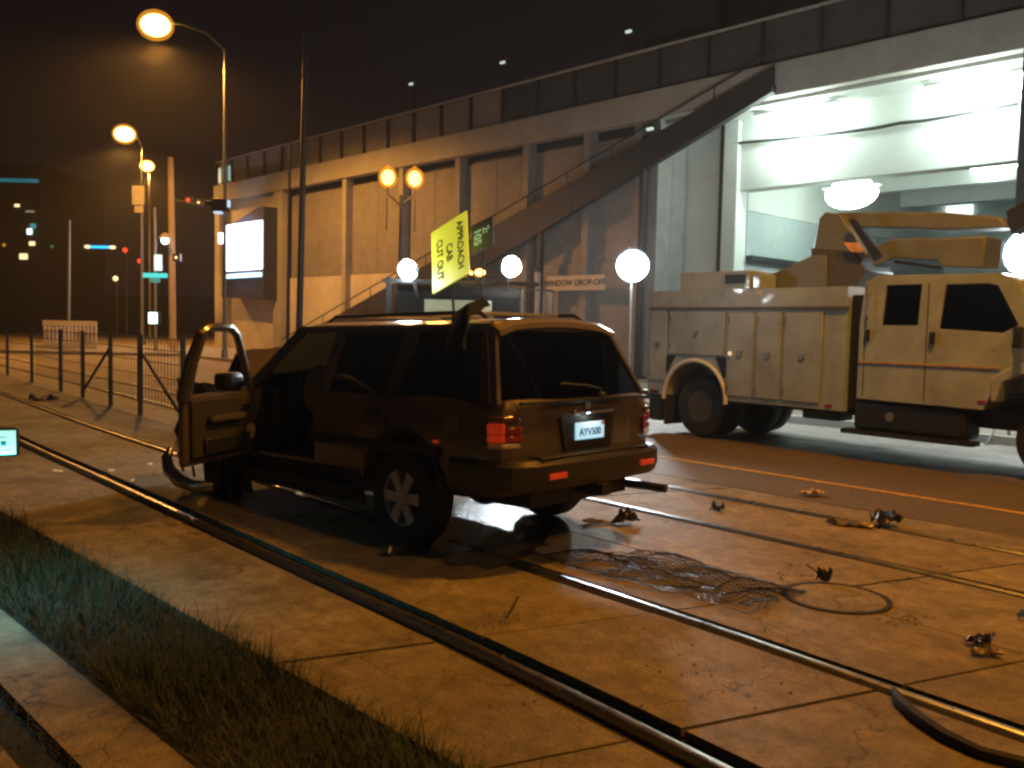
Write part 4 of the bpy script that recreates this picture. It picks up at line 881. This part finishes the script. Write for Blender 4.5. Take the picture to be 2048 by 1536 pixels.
q = [TW @ P(px, py, 12.6) for px, py in ((1038, 650), (1044, 579), (1105, 581), (1104, 652))]
obj('guard_frame', MB().tube([q[0], q[1], q[2], q[3]], .018, 6), galv, tow); obj('guard_bar', MB().tube([TW @ P(1094, 582, 12.6), TW @ P(1095, 652, 12.6)], .012, 6), galv, tow)

# tilted yellow sign board and the dark one beside it
def board(name, A, ax, bx, size, th, m):                    # A = lower-left corner, ax = along 'up' edge, bx = along the bottom edge
    n3 = ax.normalized().cross(bx.normalized()).normalized(); M_ = Matrix((bx.normalized(), ax.normalized(), -n3)).transposed().to_4x4(); M_.translation = A; return M_
D0 = 12.7; k0 = D0 / FOC
def bd(px, py, dy): return P(px, py, D0 + dy)
A0 = bd(865, 588, .25); Au = bd(862, 466, .72) - A0; Bu = bd(938, 545, -.22) - A0; Bu = Bu - Au.normalized() * Bu.dot(Au.normalized())
M_ = board('b', A0, Au, Bu, None, None, None); hW, hH = Bu.length, Au.length
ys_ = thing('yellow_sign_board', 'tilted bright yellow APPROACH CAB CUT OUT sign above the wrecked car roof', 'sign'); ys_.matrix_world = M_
obj('sign_plate', MB().box(0, hW, 0, hH, -.02, .0), mat('fluorescent_yellow_glow', (.80, .78, .06), .5, vary=.06, scale=6, emit=(.76, .78, .04), estr=.5), ys_, .004)  # emission added in place of lamp light on the yellow plate
ink = mat('black_ink', (.025, .025, .01), .9, vary=.1, spec=.1)
for s_, u, v0 in (('APPROACH', .80, .52), ('CAB', .5, .50), ('CUT OUT', .23, .47)):
    t_ = text('lettering', s_, hW * .235, ink, ys_, Matrix.Translation((hW * u, hH * v0, .003)) @ Matrix.Rotation(R(-90), 4, 'Z'), .002)
    t_.scale = (.84, 1, 1)
for z_ in (.5,): obj('mount_arm', MB().cyl((hW * .5, hH * .35, -.03), (hW * .5 + .15, hH * .1, -.5), .02), clothm, ys_)
obj('prop_post', MB().cyl((hW * .5, hH * .2, -.03), (M_.inverted() @ Vector((A0.x + .35, A0.y + .35, 1.1))), .02), clothm, ys_)
B0 = bd(943, 510, .3); Bu2 = bd(942, 452, .52) - B0; Bx2 = bd(985, 481, .1) - B0; Bx2 = Bx2 - Bu2.normalized() * Bx2.dot(Bu2.normalized())
M2 = board('b', B0, Bu2, Bx2, None, None, None); ds = thing('dark_sign_board', 'small dark board with green figures right of the yellow sign', 'sign'); ds.matrix_world = M2
w2, h2 = Bx2.length, Bu2.length
obj('sign_plate', MB().box(0, w2, 0, h2, -.03, 0), black, ds, .005)
gi = mat('green_figures', (.25, .42, .28), .5, vary=.1, emit=(.35, .6, .4), estr=.35)
for s_, u, v0, sz in (('105', .30, .5, .42), ('2:', .70, .62, .36)): text('figures', s_, w2 * sz * 1.1, gi, ds, Matrix.Translation((w2 * u, h2 * v0, .003)) @ Matrix.Rotation(R(-90), 4, 'Z'), .002)
obj('mount_post', MB().cyl((w2 * .5, 0, -.04), (M2.inverted() @ Vector((B0.x + .1, B0.y + .5, 1.1))), .015), clothm, ds)

# ================================================================== FLOODLIGHTS ON STANDS
flood_halo = bpy.data.materials.new('flood_cover_halo'); flood_halo.use_nodes = True; N, L = nodes(flood_halo); N.clear()  # translucent glowing shell, stands in for the halo round the white floods
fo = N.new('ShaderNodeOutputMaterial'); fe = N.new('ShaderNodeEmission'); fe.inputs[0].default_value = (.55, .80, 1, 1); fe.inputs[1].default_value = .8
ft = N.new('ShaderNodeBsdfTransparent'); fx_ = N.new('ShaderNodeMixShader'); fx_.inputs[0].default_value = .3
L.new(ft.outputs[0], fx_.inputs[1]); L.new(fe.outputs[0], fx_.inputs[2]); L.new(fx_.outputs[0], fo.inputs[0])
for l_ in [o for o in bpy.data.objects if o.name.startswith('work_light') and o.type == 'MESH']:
    obj('halo_shell', MB().ball((0, -.10, 0), .17, 20, (1, .7, 1)), flood_halo, l_, smooth=True)
def floodstand(px, py, Y, r, en, label, to, spot=150, omni=260):
    q = P(px, py, Y); t_ = thing('floodlight_stand', label, 'floodlight', Vector((q.x, q.y, 0)), 0, 'white floodlights on stands')
    obj('mast', MB().cyl((0, .12, 0), (0, .12, q.z), .03), galv, t_)
    for a in (90, 210, 330): obj('leg', MB().cyl((0, .12, .7), (.6 * math.cos(R(a)), .12 + .6 * math.sin(R(a)), 0), .02), galv, t_)
    d = Vector(to).normalized()
    h_ = obj('lamp_head', MB().lathe([(.04, .16), (r * .7, .08), (r * 1.05, -.08), (r, -.09)], (0, 0, 0), 'y', 20), darksteel, t_, smooth=True); h_.location = (0, 0, q.z); h_.rotation_euler = d.to_track_quat('-Y', 'Z').to_euler()
    obj('lens', MB().ball((0, -.03, 0), r, 20, (1, .6, 1)), flood, h_, smooth=True)
    obj('halo_shell', MB().ball((0, -.03, 0), r * 1.10, 24, (1, .75, 1)), flood_halo, h_, smooth=True)
    s_ = light('flood_beam', 'SPOT', Vector((0, 0, q.z)) + d * (r * 1.3 + .1), en, (.84, .95, 1), t_, .2, spot=spot, blend=.6); aim(s_, d); light('flood_wall_fill', 'POINT', (0, .45, q.z), omni, (.84, .96, .92), t_, .2); return t_  # extra point light behind the head, added to brighten the wall
floodstand(1265, 530, 20, .36, 1100, 'glaring white floodlight behind the tail of the utility truck', (-.1, -1, -.35))
floodstand(2046, 505, 14.6, .34, 500, 'glaring white floodlight at the right edge behind the truck cab', (.2, -1, -.2))

# ================================================================== NEAR LEFT LIT BOX
q = P(2, 885, 5.2)
bx = thing('lit_ticket_panel', 'small glowing cyan panel on a post cut off by the left edge', 'lit panel', Vector((q.x, q.y, 0)), R(20))
obj('post', MB().box(-.22, -.16, -.03, .03, 0, q.z - .05), darksteel, bx); obj('case', MB().box(-.24, .085, -.0, .08, q.z - .085, q.z + .085), black, bx, .01)
obj('display', MB().box(-.2, .078, -.012, .0, q.z - .07, q.z + .07), lampm('cyan_display_glow', (.42, 1, .86), 1.1), bx)
obj('display_mark', MB().box(-.04, .03, -.015, -.012, q.z + .03, q.z + .035).box(.0, .03, -.015, -.012, q.z - .02, q.z + .01).box(-.03, .05, -.015, -.012, q.z - .045, q.z - .04), mat('teal_ink', (.1, .4, .35), .5), bx)
l_ = light('display_light', 'SPOT', (-.05, -.08, q.z - .05), 55, (.18, .8, 1), bx, .12, spot=165, blend=1); aim(l_, (.1, .1, -1))

# ================================================================== DEBRIS
def crumple(name, px, py, sx, sy, sz, m, label, cat, seed, rz=0, z=0.0, th=.012, group='crash debris on the tracks'):
    rnd = random.Random(seed); nx_, ny_ = 9, 6; vs = []
    for i in range(nx_):
        for j in range(ny_):
            u, v = i / (nx_ - 1) - .5, j / (ny_ - 1) - .5
            e = 1 - .45 * abs(noise.noise(Vector((u * 5, seed, v * 3))))
            h = abs(noise.noise(Vector((u * 3.2, v * 3.2, seed * 1.7)))) * 1.6 + abs(noise.noise(Vector((u * 8, v * 8, seed)))) * .5
            vs.append((u * sx * e, v * sy * e, z + .006 + th + h * sz))
    k_ = len(vs); vs += [(a, b, max(c - th, .001)) for a, b, c in vs]; fs = []
    for i in range(nx_ - 1):
        for j in range(ny_ - 1): a = i * ny_ + j; fs += [(a, a + 1, a + ny_ + 1, a + ny_), (a + k_, a + ny_ + k_, a + ny_ + 1 + k_, a + 1 + k_)]
    for i in range(nx_ - 1):
        for j in (0, ny_ - 1): a = i * ny_ + j; fs.append((a, a + ny_, a + ny_ + k_, a + k_))
    for j in range(ny_ - 1):
        for i in (0, nx_ - 1): a = i * ny_ + j; fs.append((a, a + 1, a + 1 + k_, a + k_))
    o = obj(name, MB().add(vs, fs), m); o.location = G(px, py); o.rotation_euler.z = R(rz); return tag(o, label, cat, group)
dbl = mat('debris_black', (.02, .018, .016), .35, vary=.3, coat=.4); dgr = mat('debris_grey', (.22, .18, .13), .4, vary=.3, metal=.3)
crumple('bumper_fragment', 1700, 1052, .42, .16, .05, dgr, 'flat torn bumper piece lying across the far rails', 'debris', 3, -25)
crumple('plastic_fragment', 1772, 1052, .28, .20, .16, dbl, 'crumpled black plastic lump at the end of the torn bumper piece', 'debris', 4, 10)
crumple('plastic_fragment', 1252, 1050, .24, .16, .14, dbl, 'crumpled black plastic piece just right of the rear wheel', 'debris', 5, 40)
crumple('trim_strip', 1205, 1048, .36, .07, .04, dgr, 'narrow trim strip lying beside the right rear wheel', 'debris', 6, 6)
crumple('paper_scrap', 1622, 990, .26, .14, .06, mat('tan_scrap', (.55, .38, .2), .7), 'small tan scrap on the edge of the asphalt', 'debris', 7, 15)
crumple('plastic_fragment', 1436, 1022, .12, .10, .08, dbl, 'tiny dark fragment between the two far rails', 'debris', 8, 0)
crumple('plastic_fragment', 1648, 1165, .09, .09, .10, dbl, 'small dark knob of debris on the round cover', 'debris', 9, 30)
crumple('plastic_fragment', 1958, 1290, .17, .08, .05, dbl, 'dark flat fragment near the seam at the right edge', 'debris', 10, 20)
crumple('plastic_fragment', 1972, 1312, .16, .07, .03, dgr, 'grey sliver lying below the dark flat fragment at right', 'debris', 11, -10)
crumple('plastic_fragment', 2044, 1240, .06, .05, .05, mat('debris_blue', (.1, .25, .35), .4), 'small bluish scrap cut off by the right edge', 'debris', 12, 0)
crumple('plastic_fragment', 85, 802, .55, .3, .12, dbl, 'dark lump lying beside the second rail at far left', 'debris', 13, 0)
crumple('plastic_fragment', 1240, 1128, .08, .05, .02, dbl, 'dark chip left of the wire mesh', 'debris', 14, 0) if False else None
crumple('plastic_fragment', 792, 1108, .22, .14, .05, dbl, 'black splash shield piece under the left rear wheel', 'debris', 15, 30)
for i, (px, py, s_, lb) in enumerate(((115, 945, .05, 'bright headlight shard nearest the left edge'), (222, 944, .035, 'bright headlight shard between the rail and open door'), (300, 931, .03, 'small shard close to the torn front bumper'), (265, 964, .03, 'small shard beside the near rail left of the bumper'), (598, 990, .05, 'amber lens shard on the ground below the front door'))):
    crumple('lens_shard', px, py, s_ * 2, s_, .02, mat('shard_amber_glint', (.9, .7, .45), .15, coat=1, emit=(1, .75, .4), estr=.25), lb, 'debris', 20 + i, i * 30, th=.01)  # faint emission paints the glint of the shards
sh = MB(); rnd = random.Random(5)
for (cx, cy, sx, sy, n_) in ((1810, 1238, 50, 10, 60), (1590, 1155, 60, 14, 40), (1000, 1240, 50, 20, 40), (250, 940, 150, 30, 60), (1300, 1330, 500, 150, 70), (830, 1090, 60, 30, 60), (1000, 1050, 60, 30, 50)):
    for k in range(n_):
        q = G(cx + rnd.gauss(0, sx * .6), cy + rnd.gauss(0, sy * .6)); r_ = rnd.uniform(.004, .013); a = rnd.uniform(0, 6)
        sh.add([q + Vector((r_ * math.cos(a), r_ * math.sin(a), .004)), q + Vector((r_ * math.cos(a + 2), r_ * math.sin(a + 2), .005)), q + Vector((r_ * math.cos(a + 4), r_ * math.sin(a + 4), .004)), q + Vector((0, 0, .004 + r_))], [(0, 1, 2), (0, 1, 3), (1, 2, 3), (2, 0, 3)])
tag(obj('glass_crumbs', sh, mat('glass_crumb', (.75, .8, .7), .08, metal=.7, vary=.1)), 'scattered crumbs of broken glass on the concrete', 'broken glass', kind='stuff')
tbp = [P(px, py, y_) for px, py, y_ in ((342, 896, 8.55), (333, 915, 8.5), (338, 940, 8.4), (358, 960, 8.3), (385, 972, 8.25), (425, 970, 8.3))]
tag(obj('torn_bumper', MB().tube(tbp, [.03, .05, .06, .065, .06, .03], 10), mat('scuffed_chrome', (.6, .58, .54), .34, metal=1, vary=.2), smooth=True), 'torn shiny front bumper curling out below the open front door', 'bumper')
# antenna stubs
for (a, b, lb) in (((1690, 1178), (1612, 1132), 'thin wire sticking up from the dark knob'), ((1012, 1268 - 30), (1036, 1195), 'thin dark wire lying between the two near rails'), ((1420, 1020), (1424, 1008), 'short bent wire on the far concrete')):
    p0, p1 = G(*a), G(*b); 
    if 'knob' in lb: p0 = G(1650, 1165); p1 = P(1612, 1130, p0.y)
    tag(obj('loose_wire', MB().tube([p0 + Vector((0, 0, .008)), (p0 + p1) / 2 + Vector((.01, 0, .012)), p1 + Vector((0, 0, .006))], .006, 6), black), lb, 'wire')
# wire mesh lying flat
q = [G(*p) for p in ((1035, 1108), (1330, 1112), (1610, 1188), (1500, 1232))]
def bil(u, v): return (q[0] * (1 - u) + q[1] * u) * (1 - v) + (q[3] * (1 - u) + q[2] * u) * v
wm = MB(); NU, NV = 22, 46
def wz(u, v): return Vector((0, 0, .012 + .07 * abs(noise.noise(Vector((u * 4, v * 6, 2)))))) + Vector((noise.noise(Vector((u * 4, v * 4, 7))) * .12, noise.noise(Vector((u * 4, v * 4, 9))) * .12, 0))
for i in range(NU + 1):
    u = i / NU; a_, b_ = int(3 + 4 * abs(noise.noise(Vector((u * 5, 1, 1))))) - 3, 25 - int(9 * abs(noise.noise(Vector((u * 5, 9, 1))))); wm.tube([bil(u, v / 24) + wz(u, v / 24) for v in range(max(0, a_), b_)], .0035, 3)
for i in range(NV + 1):
    v = i / NV; a_, b_ = int(5 * abs(noise.noise(Vector((v * 6, 4, 3))))), 13 - int(6 * abs(noise.noise(Vector((v * 6, 2, 8))))); wm.tube([bil(u / 12, v) + wz(u / 12, v) for u in range(a_, b_)], .0035, 3)
tag(obj('wire_mesh', wm, black), 'crumpled black wire netting spread on the concrete behind the car', 'netting')
# round cover
c_ = G(1672, 1196); mc = thing('manhole_cover', 'round manhole cover set in the concrete at right of the netting', 'manhole cover', c_)
rg = MB(); n_ = 40
for k in range(n_):
    a0, a1 = 2 * math.pi * k / n_, 2 * math.pi * (k + 1) / n_
    rg.hexa([(.31 * math.cos(a0), .31 * math.sin(a0), -.01), (.345 * math.cos(a0), .345 * math.sin(a0), -.01), (.345 * math.cos(a1), .345 * math.sin(a1), -.01), (.31 * math.cos(a1), .31 * math.sin(a1), -.01),
             (.31 * math.cos(a0), .31 * math.sin(a0), .009), (.345 * math.cos(a0), .345 * math.sin(a0), .009), (.345 * math.cos(a1), .345 * math.sin(a1), .009), (.31 * math.cos(a1), .31 * math.sin(a1), .009)])
obj('frame_ring', rg, groove, mc); obj('lid', MB().cyl((0, 0, -.01), (0, 0, .007), .305, n=40), concrete, mc)
# black rubber strip bottom right
pts = [G(px, py) + Vector((0, 0, .02)) for px, py in ((1786, 1386), (1800, 1412), (1835, 1445), (1890, 1482), (1960, 1515), (2050, 1538), (2140, 1550))]
tag(obj('rubber_strip', MB().tube(pts, [.012, .03, .034, .034, .03, .03, .03], 8), rubber, smooth=True), 'thick black rubber strip curling away at the bottom right corner', 'rubber strip')
# wet patches
def puddle(pts, label, seed):
    cs = [G(*p) for p in pts]; c0 = sum(cs, Vector()) / len(cs); P_ = []
    n_ = 48
    for k in range(n_):
        t = k / n_ * len(cs); i = int(t); f = t - i; a = cs[i % len(cs)].lerp(cs[(i + 1) % len(cs)], f); d = (a - c0)
        P_.append(c0 + d * (1 + .16 * noise.noise(Vector((k * .45, seed, 0)))))
    o = obj('puddle', MB().prism([(v.x, v.y) for v in P_], 'z', .0042, .0075), wet); return tag(o, label, 'puddle', kind=None)
wet = mat('wet_film', (.06, .052, .04), .24, vary=.3, scale=10, bump=.5, bscale=22, rvary=.12)
puddle([(930, 1000), (1000, 990), (1085, 1010), (1110, 1050), (1080, 1100), (1000, 1135), (900, 1130), (860, 1095), (900, 1040)], 'wet shining puddle between the two rear wheels', 1)

# ================================================================== GLOW VOLUME
hz = MB().box(-170, 130, -25, 215, -1.5, 40)  # thin scattering box, added to imitate lens bloom round the lamps
hm = bpy.data.materials.new('night_air'); hm.use_nodes = True; N, L = nodes(hm); N.clear()
ho = N.new('ShaderNodeOutputMaterial'); pv = N.new('ShaderNodeVolumePrincipled'); pv.inputs['Color'].default_value = (.9, .9, .9, 1); pv.inputs['Density'].default_value = .00055; pv.inputs['Anisotropy'].default_value = .6
L.new(pv.outputs[0], ho.inputs['Volume'])
tag(obj('glow_volume', hz, hm), kind='stuff')

for o in list(bpy.data.objects):
    if o.type == 'MESH' and o.parent is None and 'kind' not in o and 'label' not in o: print('UNTAGGED', o.name)
